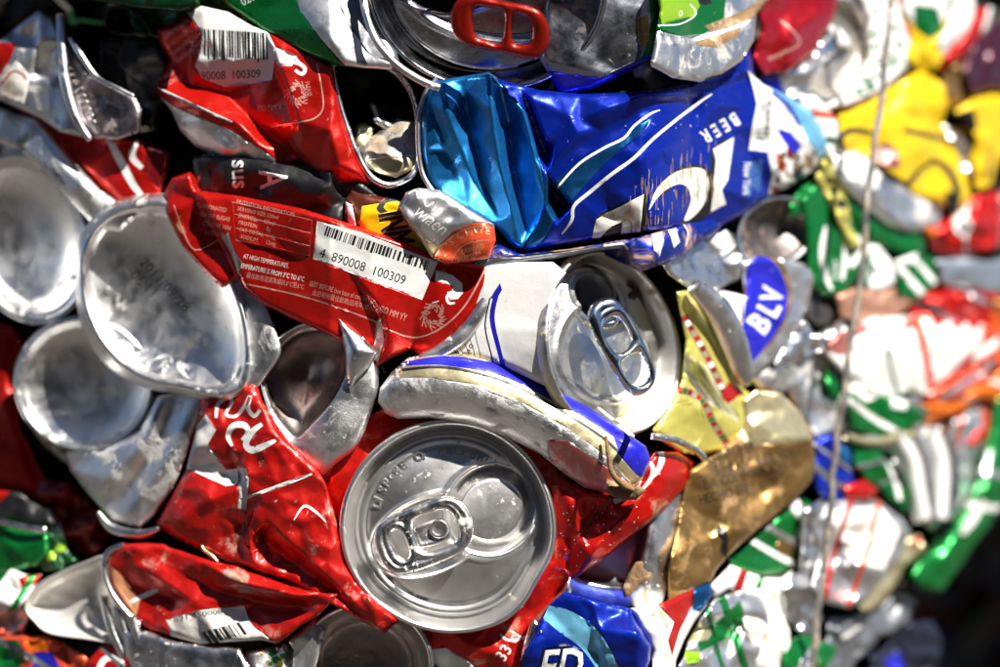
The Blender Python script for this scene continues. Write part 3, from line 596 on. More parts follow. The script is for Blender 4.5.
dc = [poly([(430, 262), (438, 246), (452, 232), (470, 224), (486, 222), (498, 230), (498, 264), (440, 268)], ORED), stroke([(434, 259), (442, 246), (456, 234), (474, 227), (493, 228)], .9, GOLDL),
      stroke([(452, 262), (458, 250), (472, 242), (490, 240)], .8, GOLDL), text('S', 438, 262, -52, 9, GOLDL), text('I', 443, 252, -46, 9, GOLDL), text('•', 447, 247, -40, 9, GOLDL), text('S', 451, 246, -34, 10, GOLDL), text('C', 458, 240, -26, 10, GOLDL), text('H', 466, 236, -18, 10, GOLDL), text('W', 474, 234, -8, 10, GOLDL), text('E', 485, 234, 4, 10, GOLDL),
      text('PREMIUM', 458, 262, -18, 6, GOLDL), text('BREWED', 462, 254, -16, 6, GOLDL),
      poly([(398, 206), (408, 220), (422, 236), (440, 246), (430, 262), (418, 240)], GOLDL),
      stroke([(408, 194, 1.2), (416, 190, 1.6), (418, 198, 1.6), (424, 196, 1.4), (426, 206, 1.4), (434, 202, 1.4)], 1.4, WHITE), text('wiaen', 412, 213, 38, 20, WHITE, sx=.8, shear=.25), text('nia', 456, 206, 38, 8, WHITE, shear=.25)]
t.add(sheet('crushed_can', O, SILVP, d=-6, tilt=(0, .1), bulge=(448, 228, 35, 60, 10), decals=dc, rs=30, amp=4, fine=.8, soft=.9, thick=40, creases=[[(402, 210, 2), (420, 224, -5), (436, 248, 6)]], res=2.0, dents=3)); t.done()
# ======================================================= the big blue can
t = Thing('crushed_can', 'large crumpled metallic blue beer can with dirt-streaked white letters across upper middle')
O = [(422, 100, 8), (428, 86, 4), (440, 80), (470, 75), (489, 72), (497, 78), (515, 84), (540, 90), (580, 94), (640, 92), (690, 84), (722, 66), (748, 44), (752, 60), (755, 78), (768, 86), (790, 98, 8), (812, 112, 12), (824, 130, 16), (830, 150, 18), (812, 172, 20), (790, 186, 18), (770, 196, 14), (748, 212, 10), (720, 226, 8), (690, 226, 4), (660, 230), (620, 234), (560, 246), (530, 252), (522, 250, 2), (512, 246, 4), (500, 232, 6), (470, 214, 8), (440, 196, 10), (428, 180, 10), (422, 150, 10)]
dc = [poly([(418, 70), (489, 68), (505, 90), (526, 112), (540, 160), (546, 200), (536, 228), (520, 256), (500, 240), (420, 196)], CYAN),
      poly([(545, 170), (556, 188), (572, 205), (560, 215), (540, 245), (524, 254), (520, 250), (532, 232), (546, 210), (544, 190)], TEAL), 
      poly([(556, 180), (580, 160), (604, 145), (624, 138), (640, 124), (652, 118), (640, 134), (604, 164), (572, 200), (560, 192)], TEAL)]
dc += [stroke([(557, 189, 1), (562, 182, 2), (580, 163, 2.6), (604, 148, 2.6), (624, 138, 2.6), (634, 126, 2.6), (650, 114, 2.2), (660, 110, 1)], 2.5, WHITE),
       stroke([(562, 234, 1), (572, 220, 3), (574, 206, 3.4), (590, 192, 3.6), (612, 174, 3.6), (634, 158, 3.4), (652, 140, 3.2), (676, 120, 3), (700, 102, 2.4), (712, 94, 1)], 3.4, WHITE)]
# the big letters, bottom upwards, with their black shadows
LET = WHITED
dc += [poly([(598, 214), (612, 208), (640, 198), (648, 190), (646, 240), (592, 240), (594, 226)], INK), poly([(596, 220), (602, 216), (644, 194), (640, 236), (620, 238), (622, 222), (612, 226), (600, 238), (592, 238)], LET)]
dc += [poly([(654, 200), (664, 180), (684, 166), (702, 165), (712, 176), (714, 192), (708, 212), (698, 224), (682, 222), (690, 204), (688, 190), (678, 184), (666, 192)], INK, True), poly([(649, 210), (656, 190), (672, 174), (690, 168), (704, 170), (709, 184), (704, 204), (692, 218), (684, 220), (690, 204), (689, 190), (680, 184), (666, 190), (656, 200)], LET, True)]
dc += [poly([(711, 150), (716, 146), (722, 140), (728, 136), (722, 154), (718, 176), (714, 214), (708, 214)], INK), poly([(713, 149), (734, 137), (731, 160), (728, 180), (722, 190), (726, 204), (711, 212), (714, 180), (716, 160)], LET)]
dc += [text('B E E R', 735, 112, 150, 19, WHITE, sx=.72, bold=.016, res=3)]
dc += [text('New York', 744, 162, 92, 11, WHITE, sx=.7, bold=.008)]+[text(s, 750+i*4.5, 162-i, 95, 4.6, SKYB, sx=.8) for i, s in enumerate(['BREWED & CANNED', 'UNDER LICENCE', 'PREMIUM QUALITY'])]
# barcode flap and shredded right end
dc += [poly([(748, 70), (754, 90), (757, 104), (752, 128), (749, 150), (768, 152), (772, 176), (768, 196), (775, 208), (790, 190), (812, 172), (826, 152), (812, 130), (800, 112), (780, 94), (762, 84)], WHITE),
       bars((757, 128), (756, 140), (14, 1), INK, 4, 6), text('200811', 757, 92, 80, 11, INK, sx=.8), bars((768, 96), (764, 136), (4, .5), INK, 14, 14),
       poly([(768, 86), (790, 98), (814, 112), (828, 134), (832, 150), (820, 160), (808, 140), (800, 124), (784, 104)], SKYB), stroke([(772, 92), (788, 106), (800, 126)], 4, ROYAL),
       poly([(776, 152), (784, 158), (786, 172), (778, 170)], RED), poly([(788, 144), (796, 150), (792, 160), (786, 156)], DRED), poly([(770, 186), (782, 190), (778, 200)], RED), poly([(794, 160), (804, 166), (800, 184), (792, 178)], NAVY), poly([(778, 128), (790, 132), (802, 148), (794, 154), (784, 142)], ROYAL),
       text('IIII II', 772, 176, 5, 12, INK, sx=.8), poly([(804, 152), (814, 158), (812, 170), (804, 168)], MUD)]
rr2 = _r.Random(4)
dc += [dots([(rr2.uniform(776, 820), rr2.uniform(150, 196)) for _ in range(26)], 2.6, INK, 1), dots([(rr2.uniform(776, 820), rr2.uniform(150, 196)) for _ in range(20)], 2.4, MUD, 2)]
# streaks of dried dirt run down between the letters
for i in range(70):
    x = rr2.uniform(630, 716); y = 205-(x-630)*.55+rr2.uniform(-26, 26)
    dc += [stroke([(x, y, .2), (x+rr2.uniform(-.6, .6), y+rr2.uniform(4, 9), rr2.uniform(.3, 1.3)), (x+rr2.uniform(-1, 1), y+rr2.uniform(9, 20), .2)], 1, MUD, True)]
t.add(sheet('body', O, BLUE, d=2, tilt=(0, .12),
    pts=[(455, 110, -6), (580, 120, -8), (610, 108, -12), (660, 150, -10), (700, 130, -8), (740, 110, -6), (740, 180, -4), (600, 180, -12), (650, 215, -8), (440, 140, 0), (720, 86, -2), (650, 100, 4), (788, 130, -4)],
    creases=[[(489, 74, -14), (492, 110, -18), (500, 160, -18), (514, 214, -10), (520, 246, -2)], [(500, 82, -2), (508, 120, 16), (512, 170, 14), (526, 232, 8)], [(504, 90, -6), (524, 112, -14), (536, 160, -14), (546, 206, -12), (530, 238, -4)], [(520, 90, 4), (530, 112, 14), (545, 150, 20), (558, 196, 26), (566, 206, 20)], [(528, 96, -6), (545, 140, -12), (548, 176, -14), (572, 206, -14), (556, 226, -10), (526, 248, -4)],
             [(440, 84, -4), (450, 120, -10), (470, 170, -6), (500, 220, 0)], [(428, 100, 4), (446, 150, 6), (462, 180, 4)], [(462, 84, 4), (470, 130, 4), (486, 190, 6)],
             [(545, 172, -14), (590, 138, -6), (640, 112, 4), (690, 100, 8), (722, 78, 10)], [(640, 94, -6), (690, 94, -10), (716, 88, -8), (744, 70, -8)], [(570, 116, -12), (578, 134, -16), (600, 130, -4)], [(554, 142, -10), (578, 134, -16), (596, 152, -6)], [(705, 96, -10), (722, 104, -14), (752, 108, -6)], [(756, 104, -8), (748, 150, -2), (752, 200, -2)], [(722, 190, -8), (735, 150, -8), (752, 128, -6)], [(790, 100, -6), (800, 140, -12), (790, 184, -8)]],
    decals=dc, rs=34, amp=3.4, thick=100, roll=(6, 8), res=2.2, soft=1.3, dents=10, fine=.5))
t.add(tube('rim', [(438, 78, 6), (426, 92, 4), (419, 115, 4), (418, 145, 4), (422, 172, 4), (432, 190, 2), (438, 192, 2)], 2.6, ALU, d=0))
t.add(sheet('folded_edge', [(498, 244), (520, 254), (560, 250), (600, 244), (650, 234), (690, 222), (712, 218), (722, 226), (712, 236), (694, 246), (686, 256), (664, 264), (640, 272), (630, 266), (626, 248), (600, 250), (560, 258), (520, 264), (480, 270), (430, 268), (432, 262), (470, 262)], BLUED, d=8, pts=[(660, 246, -8)],
    decals=[poly([(420, 258), (500, 258), (620, 244), (626, 252), (560, 264), (480, 274), (420, 272)], GREY), stroke([(604, 246), (622, 244), (628, 250)], 2, WHITE), poly([(652, 234), (662, 232), (664, 240), (660, 256), (654, 250)], WHITED), poly([(668, 230), (676, 228), (680, 242), (674, 248)], WHITED), stroke([(682, 222), (688, 232), (686, 246)], 1.2, WHITE)], rs=22, amp=2, thick=34, roll=(7, 12), res=2.2))
t.done()
# ======================================================= top can with orange-red tab
t = Thing('crushed_can', 'dark open can at the top edge with a bright red pull tab on its lid')
RT = M('red tab', (.34, .012, .005), .6, .22, coat=.3, bump=.15)
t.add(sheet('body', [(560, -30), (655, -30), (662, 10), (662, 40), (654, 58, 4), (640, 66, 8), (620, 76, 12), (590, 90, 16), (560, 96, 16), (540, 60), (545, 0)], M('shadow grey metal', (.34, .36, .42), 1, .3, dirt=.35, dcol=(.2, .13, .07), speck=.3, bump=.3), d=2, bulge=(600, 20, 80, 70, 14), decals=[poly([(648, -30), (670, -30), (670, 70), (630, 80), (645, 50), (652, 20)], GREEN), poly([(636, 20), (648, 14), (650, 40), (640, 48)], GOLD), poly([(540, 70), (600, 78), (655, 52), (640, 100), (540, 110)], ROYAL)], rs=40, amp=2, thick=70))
c3 = (486, -12, -22)
def feat3(u, v):
    r = np.hypot((u-10)/100, (v-6)/62); h = -5*ss(1-r, 0, .1)+3*np.exp(-((r-1.04)/.05)**2); r2 = np.hypot((u+52)/62, (v+4)/40); return h+3*np.exp(-((r2-1.12)/.08)**2)
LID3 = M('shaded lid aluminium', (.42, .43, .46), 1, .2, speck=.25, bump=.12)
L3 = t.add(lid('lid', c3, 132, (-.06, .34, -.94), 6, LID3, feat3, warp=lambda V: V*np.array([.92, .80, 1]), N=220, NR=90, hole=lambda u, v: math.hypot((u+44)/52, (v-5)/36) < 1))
t.add(tube('rim', [(362, -20, -30), (365, 10, -36), (376, 40, -42), (396, 64, -46), (420, 80, -50), (440, 88, -52)], 4, ALU, d=22), L3)
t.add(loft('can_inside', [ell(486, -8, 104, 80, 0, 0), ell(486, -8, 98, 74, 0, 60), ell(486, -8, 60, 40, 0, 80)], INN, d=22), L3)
TO3 = [(-46, -20), (-34, -27), (0, -26), (32, -24), (46, -12), (51, 6), (46, 22), (34, 27), (0, 25), (-28, 24), (-45, 14), (-51, -4)]
t.add(puff('pull_tab', (500, 27, -46), (-.05, .30, -.95), 9, TO3, [[(-28, -14), (-12, -17), (2, -14), (3, 14), (-10, 15), (-24, 10)], [(12, -13), (24, -14), (32, -4), (32, 10), (22, 14), (14, 10)]], 9, 6, RT, res=1.6))
t.done()
# green/white can top
t = Thing('crushed_can', 'green and silver can with digits 020 at the top edge, left of the red-tab can')
O = [(200, -20), (330, -20), (372, 10), (396, 50), (400, 64), (392, 70), (360, 68), (338, 66), (300, 52), (262, 30), (230, 8)]
t.add(sheet('crushed_can', O, GREEN, d=4, creases=[[(290, -10, -10), (320, 24, -18), (345, 62, -8)]], decals=[poly([(262, -20), (290, -20), (300, 10), (322, 40), (345, 66), (402, 74), (402, 50), (372, 10), (330, -20)], SILVP), poly([(330, -20), (350, -20), (400, 40), (400, 66), (372, 56), (345, 20)], GREY), text('0202', 243, 6, -28, 11, WHITE, sx=.9, bold=.01)], rs=36, amp=3, res=2.4, tilt=(0, -.2))); t.done()
t = Thing('crushed_can', 'dark green can overhanging the top left corner above the silver ringed can')
t.add(sheet('crushed_can', [(-60, -150), (190, -150), (200, 6), (180, 12), (140, 8), (100, 2), (62, -6), (-60, -30)], DGREEN, d=-36, thick=90, rs=30, amp=7, decals=[])); t.done()  # enlarged out of frame and brought forward to shade the corner below
t = Thing('crushed_can', 'green can glimpsed in shadow between the dark gap and the upper red can')
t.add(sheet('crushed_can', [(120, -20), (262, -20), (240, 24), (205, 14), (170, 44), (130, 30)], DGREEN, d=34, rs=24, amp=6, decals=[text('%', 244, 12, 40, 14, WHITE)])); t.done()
# lime/silver can top
t = Thing('crushed_can', 'silver and lime green can base with mud along its seam above the blue can')
O = [(655, -20), (770, -20), (768, 0), (756, 14), (754, 40), (742, 60), (722, 74), (700, 82), (672, 78), (650, 66), (655, 40), (660, 10)]
t.add(sheet('crushed_can', O, ALUW, d=-22, bulge=(700, 30, 20, 90, 22), creases=[[(658, 34, 4), (690, 38, 8), (720, 30, 8), (754, 8, 6)], [(660, 42, -2), (700, 46, -4), (740, 30, -4)]],
    decals=[poly([(650, -30), (700, -30), (696, 0), (726, -4), (724, 22), (704, 34), (680, 36), (656, 30)], GREEN), poly([(655, -20), (690, -20), (700, 6), (694, 16), (662, 24), (656, 10)], LIME), stroke([(658, 25), (680, 24), (696, 14), (690, 4)], 1.5, WHITE), text('0', 678, 16, 10, 9, WHITE), poly([(694, -20), (706, -20), (712, 4), (700, 4)], BLACK), poly([(704, 26), (740, 12), (768, -4), (764, 10), (745, 22), (712, 32)], MUD), poly([(694, 42), (716, 36), (742, 26), (738, 36), (716, 48), (700, 46)], MUD), poly([(706, 78), (728, 70), (724, 76), (700, 86)], MUD)], rs=40, amp=2, thick=60, res=2.3)); t.done()
# ======================================================= left side: can bottoms
DKINK = M('worn dark ink', (.06, .06, .07), 0, .5)
BOWL = M('dusty aluminium bowl', (.82, .82, .82), 1, .33, dirt=.42, dcol=(.40, .38, .34), speck=.6, bump=.07, bscale=60, grain=.35)
def dish(t, name, rimc, d, mats, inset=.10, floor=(0, 0), outer=None, deep=26, mi=None, N=120, bead=6, seed=1, wob=0, follow=1.0, fz=1.0):
    """a concave can bottom: side wall, standing bead, hollow dome"""
    R = np.array([(p[0], p[1], p[2] if len(p) > 2 else 0) for p in rimc], float); c = R.mean(0)
    def sc(k, dz, sx=0, sy=0):
        q = R.copy(); q[:, 0] = c[0]+(q[:, 0]-c[0])*k+sx; q[:, 1] = c[1]+(q[:, 1]-c[1])*k+sy; q[:, 2] = c[2]+(q[:, 2]-c[2])*fz*k+dz; return q.tolist()
    cur = []
    if outer is not None: cur += [outer]
    fx, fy = floor
    cur += [sc(1.0, bead*1.0), sc(.985, 1.5), sc(.965, 0), sc(.94, .5), sc(.93, 2), sc(1-inset, bead+2, fx*.2, fy*.2), sc(1-inset*1.4, bead+deep*.35, fx*.4, fy*.4), sc(.62, bead+deep*.72, fx*.7, fy*.7), sc(.3, bead+deep*.93, fx, fy), sc(.14, bead+deep*.98, fx, fy), sc(.03, bead+deep, fx, fy)]
    return t.add(loft(name, cur, mats, N=N, k=5, d=d, mi=mi, wob=wob, seed=seed, follow=follow))
# A: D-shaped bottom with the printed date
t = Thing('crushed_can', 'bent D-shaped can bottom, hollow and dusty, stamped 2011/09/28 06:11')
rimc = [(78, 262, 0), (82, 240), (96, 218), (118, 204), (150, 198), (172, 202), (196, 222, 2), (214, 244, 4), (232, 276, 6), (246, 312, 8), (252, 350, 8), (250, 378, 6), (240, 394, 4), (215, 398), (180, 390), (150, 384), (118, 366), (94, 336), (80, 300)]
side = [(78, 262, 40), (80, 238, 40), (96, 214, 40), (118, 200, 40), (150, 194, 40), (178, 196, 30), (210, 214, 24), (236, 246, 22), (258, 290, 24), (274, 330, 26), (279, 352, 26), (268, 372, 26), (248, 396, 26), (215, 402, 30), (178, 394, 36), (146, 388, 40), (112, 370, 40), (88, 340, 40), (76, 300, 40)]
R = np.array([(p[0], p[1], p[2] if len(p) > 2 else 0) for p in rimc], float); cc = np.array([160., 300.])
def ring(k, dz, sx=0, sy=0): return [(160+(p[0]-160)*k+sx, 300+(p[1]-300)*k+sy, p[2]*k+dz) for p in R]
fold = lambda k, dz: ring(k, dz)
Db = t.add(loft('body', [side, [(x, y, z*.3+4) for x, y, z in side], ring(1.0, 2), ring(.975, -3), ring(.94, -4), ring(.91, -2), ring(.895, 3), ring(.87, 14), ring(.84, 24, 1, 2), ring(.6, 36, 4, 4), ring(.3, 42, 6, 5), ring(.14, 43, 6, 5), ring(.04, 43, 6, 5)], [BOWL, PINK], N=140, k=5, d=-2))
def decal_text(name, s, x, y, ang, size, mat, depth, sx=1.0, bold=0, d=0):
    V, E, F = text_shape(s, 2, bold); a = math.radians(ang); u = V[:, 0]*size*sx; v = V[:, 1]*size; c, q = math.cos(a), math.sin(a)
    X = x+u*c+v*q; Y = y+u*q-v*c; Z = np.array([depth(p, r_) for p, r_ in zip(X, Y)])+surf(X)+d; A_ = np.column_stack([X, Y, X*0+1]); co = np.linalg.lstsq(A_, Z, rcond=None)[0]; fit = A_@co; Z = fit+min(0, (Z-fit).min())-1.5
    return mesh_obj(name, W(np.column_stack([X, Y, Z])), F, [mat], smooth=False)
def on_surface(ob):     # depth of a built surface as seen along the line of sight
    from mathutils.bvhtree import BVHTree
    me = ob.data; bv = BVHTree.FromPolygons([v.co.copy() for v in me.vertices], [tuple(p.vertices) for p in me.polygons]); cam = Vector((0, -D*S, Z0))
    def f(x, y):
        dr = (Vector(W((x, y, 0))[0])-cam).normalized(); h = bv.ray_cast(cam, dr)
        return (h[0].y/S if h[0] is not None else 40)-float(surf(x))-2.2
    return f
fs = on_surface(Db)
t.add(decal_text('printed_date', '2011/09/28', 138, 263, 47, 15, DKINK, fs, sx=1.0, bold=.006), Db); t.add(decal_text('printed_time', '06:11', 129, 276, 44, 15, DKINK, fs, sx=1.0, bold=.006), Db)
t.done()
# B: lower left bottom
t = Thing('crushed_can', 'red can with round dusty silver bottom and white script on its crumpled side')
rimc = ell(84, 384, 70, 68, 10, 0, (.1, .0))
dish(t, 'can_bottom', [(x, y, z) for x, y, z in rimc], 26, [BOWL], inset=.12, deep=20, floor=(4, 4), seed=3, wob=2, outer=[(x+18, y+14, 50) for x, y, z in ell(86, 386, 76, 74)])
t.add(sheet('neck', [(60, 440, 20), (100, 452, 6), (140, 430, 0), (158, 396, 2), (172, 393), (198, 395), (206, 402), (194, 438), (174, 486), (154, 516), (140, 528, 4), (112, 520, 8), (90, 496, 14), (70, 470, 20)], ALUW, d=16, creases=[[(160, 396, -2), (150, 440, -10), (110, 478, -6)], [(196, 400, -4), (168, 460, -8), (130, 514, -2)], [(176, 396, 6), (160, 440, 4), (118, 500, 6)]], rs=28, amp=2, thick=40, soft=3, dents=8))
O = [(200, 396, 4), (230, 394), (256, 380), (262, 400), (280, 430), (300, 452), (318, 470), (326, 484), (336, 520), (344, 560), (366, 592), (400, 620), (384, 634, 6), (350, 614), (320, 598), (290, 580), (255, 570), (236, 562), (205, 552, 6), (175, 538, 8), (156, 524, 8), (172, 496, 4), (186, 470), (196, 430)]
dc = [poly([(206, 414), (216, 430), (208, 444), (226, 470), (246, 468), (248, 480), (240, 484), (226, 486), (208, 478), (186, 468), (176, 456), (196, 426)], WHITE), poly([(238, 466), (249, 478), (246, 510), (238, 508)], WHITE),
      stroke([(240, 500, 3), (262, 492, 3.5), (290, 482, 3.5), (312, 474, 2)], 3, WHITE, False), stroke([(294, 520, 1), (304, 506, 2.5), (316, 512, 2.5), (326, 522, 1)], 2, WHITE),
      stroke([(216, 418, 3), (218, 404, 4), (228, 398, 4), (232, 402, 3), (226, 414, 3), (236, 416, 3), (246, 404, 4), (250, 396, 4), (248, 408, 4), (254, 416, 4), (260, 410, 3)], 4, WHITE),
      stroke([(232, 446, 3), (228, 436, 5), (233, 426, 6), (244, 425, 6), (248, 432, 5), (242, 440, 3)], 5, WHITE), stroke([(262, 424, 4), (252, 432, 6), (246, 444, 6), (252, 450, 7), (264, 446, 6), (276, 440, 3)], 6, WHITE),
      poly([(244, 520), (250, 500), (258, 504), (252, 528), (262, 548), (252, 552), (244, 540)], REDD)]
t.add(sheet('body', O, REDD, d=5, tilt=(0, 0), creases=[[(214, 404, -4), (226, 440, -8), (240, 476, 4), (246, 520, 6), (244, 550, 4)], [(246, 470, -12), (262, 500, -14), (248, 530, -10)], [(250, 540, -8), (268, 520, -14), (310, 560, -6), (380, 628, 0)], [(268, 520, -12), (300, 500, -4), (322, 488, 4)], [(180, 520, -4), (210, 500, -12), (244, 486, -10)], [(256, 536, 10), (300, 566, 10), (350, 606, 8)], [(262, 400, -2), (270, 440, -10), (300, 480, -6)]],
    decals=dc, rs=24, amp=5, thick=50, res=2.3, fine=.9, soft=1.0))
t.done()
# C: big bottom at the left edge
t = Thing('crushed_can', 'large blurred silver can bottom cut off by the left edge, above the round dusty one')
rimc = ell(26, 238, 62, 88, -18, 0)
dish(t, 'can_bottom', [(x, y, z) for x, y, z in rimc], 30, [BOWL], inset=.16, deep=34, floor=(-4, 8), seed=5, outer=[(x+16, y-14, 60) for x, y, z in ell(30, 232, 66, 90, -18)])
t.done()
t = Thing('crushed_can', 'red can with white curved band squeezed behind the big left silver bottom')
t.add(sheet('body', [(18, 112, 4), (60, 118), (100, 134), (140, 140), (170, 152), (160, 200), (140, 206), (118, 200), (80, 170), (40, 140)], RED, d=22, decals=[stroke([(108, 138, 5), (120, 160, 8), (134, 186, 7), (146, 200, 4)], 6, WHITE), stroke([(138, 140, 4), (132, 156, 7), (142, 168, 5)], 6, WHITE), poly([(146, 140), (172, 150), (160, 190), (144, 172)], DRED)], rs=26, amp=4, res=3))
t.add(sheet('shoulder', [(0, 108, 0), (20, 116), (36, 118), (60, 146), (100, 190), (138, 214), (120, 232), (96, 228), (60, 190), (20, 150), (-10, 140)], ALUW, d=10, creases=[[(28, 122, -2), (70, 176, -12), (124, 222, -2)]], rs=30, amp=3, res=3, soft=3))
t.done()
t = Thing('crushed_can', 'silver can end with raised ring and embossed marks in the dark upper left')
t.add(sheet('body', [(0, 40), (20, 24), (40, 8), (54, 16), (62, 40), (64, 80), (74, 112), (86, 138), (60, 132), (40, 118), (0, 100), (-20, 96), (-20, 40)], ALUW, d=-8, creases=[[(40, 8, 0), (38, 40, -4), (30, 80, -2), (48, 120, 4)], [(10, 32, 6), (34, 36, 10), (38, 70, 12)]], decals=[poly([(-20, 40), (16, 44), (10, 60), (-10, 92), (-20, 92)], RED), poly([(16, 60), (30, 76), (24, 104), (0, 96), (4, 76)], WHITED), stroke([(0, 86), (12, 72), (22, 74), (26, 80)], 2, RED)], rs=24, amp=4, res=2.8, thick=40))
t.add(sheet('end_panel', [(62, 26), (68, 44), (90, 72), (120, 88), (136, 98), (142, 110), (140, 132), (118, 140), (94, 138), (78, 120), (68, 92), (62, 60)], M('violet grey metal', (.30, .26, .28), 1, .35, dirt=.5, dcol=(.3, .24, .2), bump=.4), d=0, creases=[[(70, 40, -4), (92, 74, -8), (134, 96, -6)]], rs=26, amp=2.5, res=2.6, thick=30))
t.add(tube('ring', [(60, 14, -4), (62, 50, -8), (66, 86, -10), (76, 118, -8), (90, 140, -2)], [4, 5, 6, 5, 3], ALU, d=-4))
t.add(tube('folded_lip', [(70, 38, -6), (80, 54, -8), (96, 76, -8), (118, 88, -6), (134, 96, -2)], [2, 3.5, 2.5, 2, 1.5], ALUC, d=-6))
q = _r.Random(8)
for i in range(9):
    x, y = 70+i*2.6, 70+i*6.6
    t.add(tube('embossed_mark', [(x-2, y+q.uniform(-2, 2), 0), (x+3, y-2, -1.5), (x+5, y+q.uniform(-1, 2), 0)], 1.1, ALUD, d=-8, k=2))
t.done()
t = Thing('crushed_can', 'dark can with folded octagonal rim in the shadow left of the upper red can')
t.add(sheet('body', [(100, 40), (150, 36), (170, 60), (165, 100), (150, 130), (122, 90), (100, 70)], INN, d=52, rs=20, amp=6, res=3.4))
t.add(loft('folded_rim', [[(104, 24), (108, 8), (122, 5), (140, 14), (152, 34), (140, 34), (124, 36), (110, 32)], [(106, 23), (110, 10), (122, 8), (139, 16), (149, 33), (140, 31), (124, 33), (112, 30)], [(108, 23, 30), (112, 12, 30), (122, 11, 30), (137, 18, 30), (146, 32, 30), (140, 30, 30), (124, 31, 30), (113, 29, 30)]], INN, d=30, N=60, k=3))
t.add(tube('torn_edge', [(122, 46), (120, 62), (134, 80), (154, 92)], 1.2, INN, d=30)); t.done()
# torn silver bottom between barcode can and middle lid
t = Thing('crushed_can', 'torn open silver can bottom with white scale, left of the speckled-tab lid')
rimc = [(262, 378, 6), (270, 356, 10), (300, 330, 14), (340, 330, 14), (352, 350, 8), (346, 380), (330, 408, -2), (308, 432), (296, 440), (280, 424, 2), (268, 404, 4)]
outer = [(262, 378, 14), (268, 346, 30), (300, 324, 34), (342, 318, 24), (372, 350, 14), (378, 378, 8), (370, 412, 4), (356, 444, 4), (336, 462, 6), (318, 476, 10), (298, 458, 12), (276, 424, 14)]
R = np.array(rimc, float) if all(len(p) == 3 for p in rimc) else np.array([(p[0], p[1], p[2] if len(p) > 2 else 0) for p in rimc], float)
def ring2(k, dz): return [(308+(p[0]-308)*k, 382+(p[1]-382)*k, p[2]*k+dz) for p in R]
bowl_dark = M('shaded stained bowl', (.24, .21, .20), 1, .4, dirt=.45, dcol=(.30, .16, .13), speck=.7, bump=.3)  # dark base puts the hollow's shade into the colour, brown stain over it
t.add(loft('can_bottom', [[(x, y, z+50) for x, y, z in outer], outer, [( (a[0]*.5+b[0]*.5), a[1]*.5+b[1]*.5, -4) for a, b in zip(ring2(1.08, 0)+[ring2(1.08, 0)[-1]], outer)], ring2(1.0, -2), ring2(.94, 4), ring2(.86, 24), ring2(.5, 40), ring2(.05, 36)], [ALUW, bowl_dark], N=110, k=5, d=16, mi=[0, 0, 0, 0, 1, 1, 1]))
t.add(sheet('torn_flap', [(338, 318), (348, 326), (362, 336), (378, 352), (370, 366), (356, 380), (350, 392), (346, 376), (344, 350)], ALU, d=2, creases=[[(344, 330, 0), (356, 350, -6), (352, 384, 2)]], rs=16, amp=3, thick=6, res=2.2)); t.done()
t = Thing('crushed_can', 'deep shaded dark can behind the gap under the red barcode can')
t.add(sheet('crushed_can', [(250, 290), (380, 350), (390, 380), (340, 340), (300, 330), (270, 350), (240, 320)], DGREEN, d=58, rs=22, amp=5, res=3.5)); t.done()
# ======================================================= bottom left
t = Thing('crushed_can', 'folded red can with silver rim and small soiled barcode panel at lower left')
O = [(106, 560, 6), (112, 550, 2), (124, 544), (146, 543), (164, 544), (190, 554), (215, 562), (236, 566), (262, 576), (290, 586), (320, 592), (338, 594), (330, 604), (318, 616), (300, 626), (286, 638), (277, 644), (262, 640), (226, 642), (202, 644), (170, 636), (150, 630), (136, 620), (124, 604), (112, 584)]
dc = [poly([(166, 620), (200, 610), (244, 606), (250, 622), (274, 642), (240, 644), (200, 646), (172, 640)], WHITED), bars((202, 632), (240, 622), (8, 12), INK, 5, 9), text('891 450008', 174, 622, -10, 8, GREY, sx=1.3, bold=.02), poly([(112, 566), (122, 576), (140, 600), (136, 618), (124, 606), (114, 584)], M('pale orange print', (.8, .35, .18), .5, .3, coat=.3)), stroke([(130, 602, 3), (148, 594, 5), (158, 590, 3)], 4, WHITE)]
t.add(sheet('body', O, REDD, d=4, creases=[[(126, 550, -4), (180, 572, 4), (215, 590, 8), (260, 602, 12), (310, 604, 10)], [(140, 566, -8), (190, 600, -6), (240, 605, 4)], [(200, 560, -6), (240, 582, -14), (300, 596, -12)], [(176, 600, 8), (180, 618, -4), (196, 640, 4)], [(112, 566, -2), (140, 586, 6), (176, 598, 8), (250, 608, 12), (310, 610, 12)]], decals=dc, rs=26, amp=4, thick=44, res=2.3, fine=.7))
t.add(tube('rim', [(124, 545, 4), (108, 552, 2), (104, 568, 0), (110, 590, 0), (124, 610, 2), (140, 626, 6)], 3, ALUC, d=2)); t.done()
t = Thing('crushed_can', 'red and white scrap with bright torn lip between the two crumpled red cans')
t.add(sheet('body', [(200, 540), (240, 546), (270, 550), (300, 560), (320, 576), (338, 592), (300, 592), (260, 580), (220, 566), (204, 556)], REDD, d=28, decals=[poly([(206, 548), (226, 550), (262, 552), (268, 558), (250, 562), (230, 562), (212, 556)], WHITE)], rs=20, amp=3, res=2.4))
t.add(tube('torn_lip', [(201, 543), (204, 550), (212, 556), (218, 562)], [.8, 2, 2, .8], GOLDL, d=10))
t.add(tube('lower_lip', [(98, 512), (112, 528), (140, 534), (160, 528)], [2, 5, 5, 2], ALU, d=18)); t.done()
t = Thing('crushed_can', 'scoop-shaped white silver can interior at the lower left corner')
rimc = [(24, 606, 0), (36, 586), (60, 572), (84, 562), (106, 556, 2), (110, 580, 6), (122, 606, 8), (134, 630, 8), (140, 650, 6), (120, 646), (90, 640), (50, 634), (34, 622)]
R = np.array([(p[0], p[1], p[2] if len(p) > 2 else 0) for p in rimc], float)
def ring3(k, dz): return [(86+(p[0]-86)*k, 604+(p[1]-604)*k, p[2]*k+dz) for p in R]
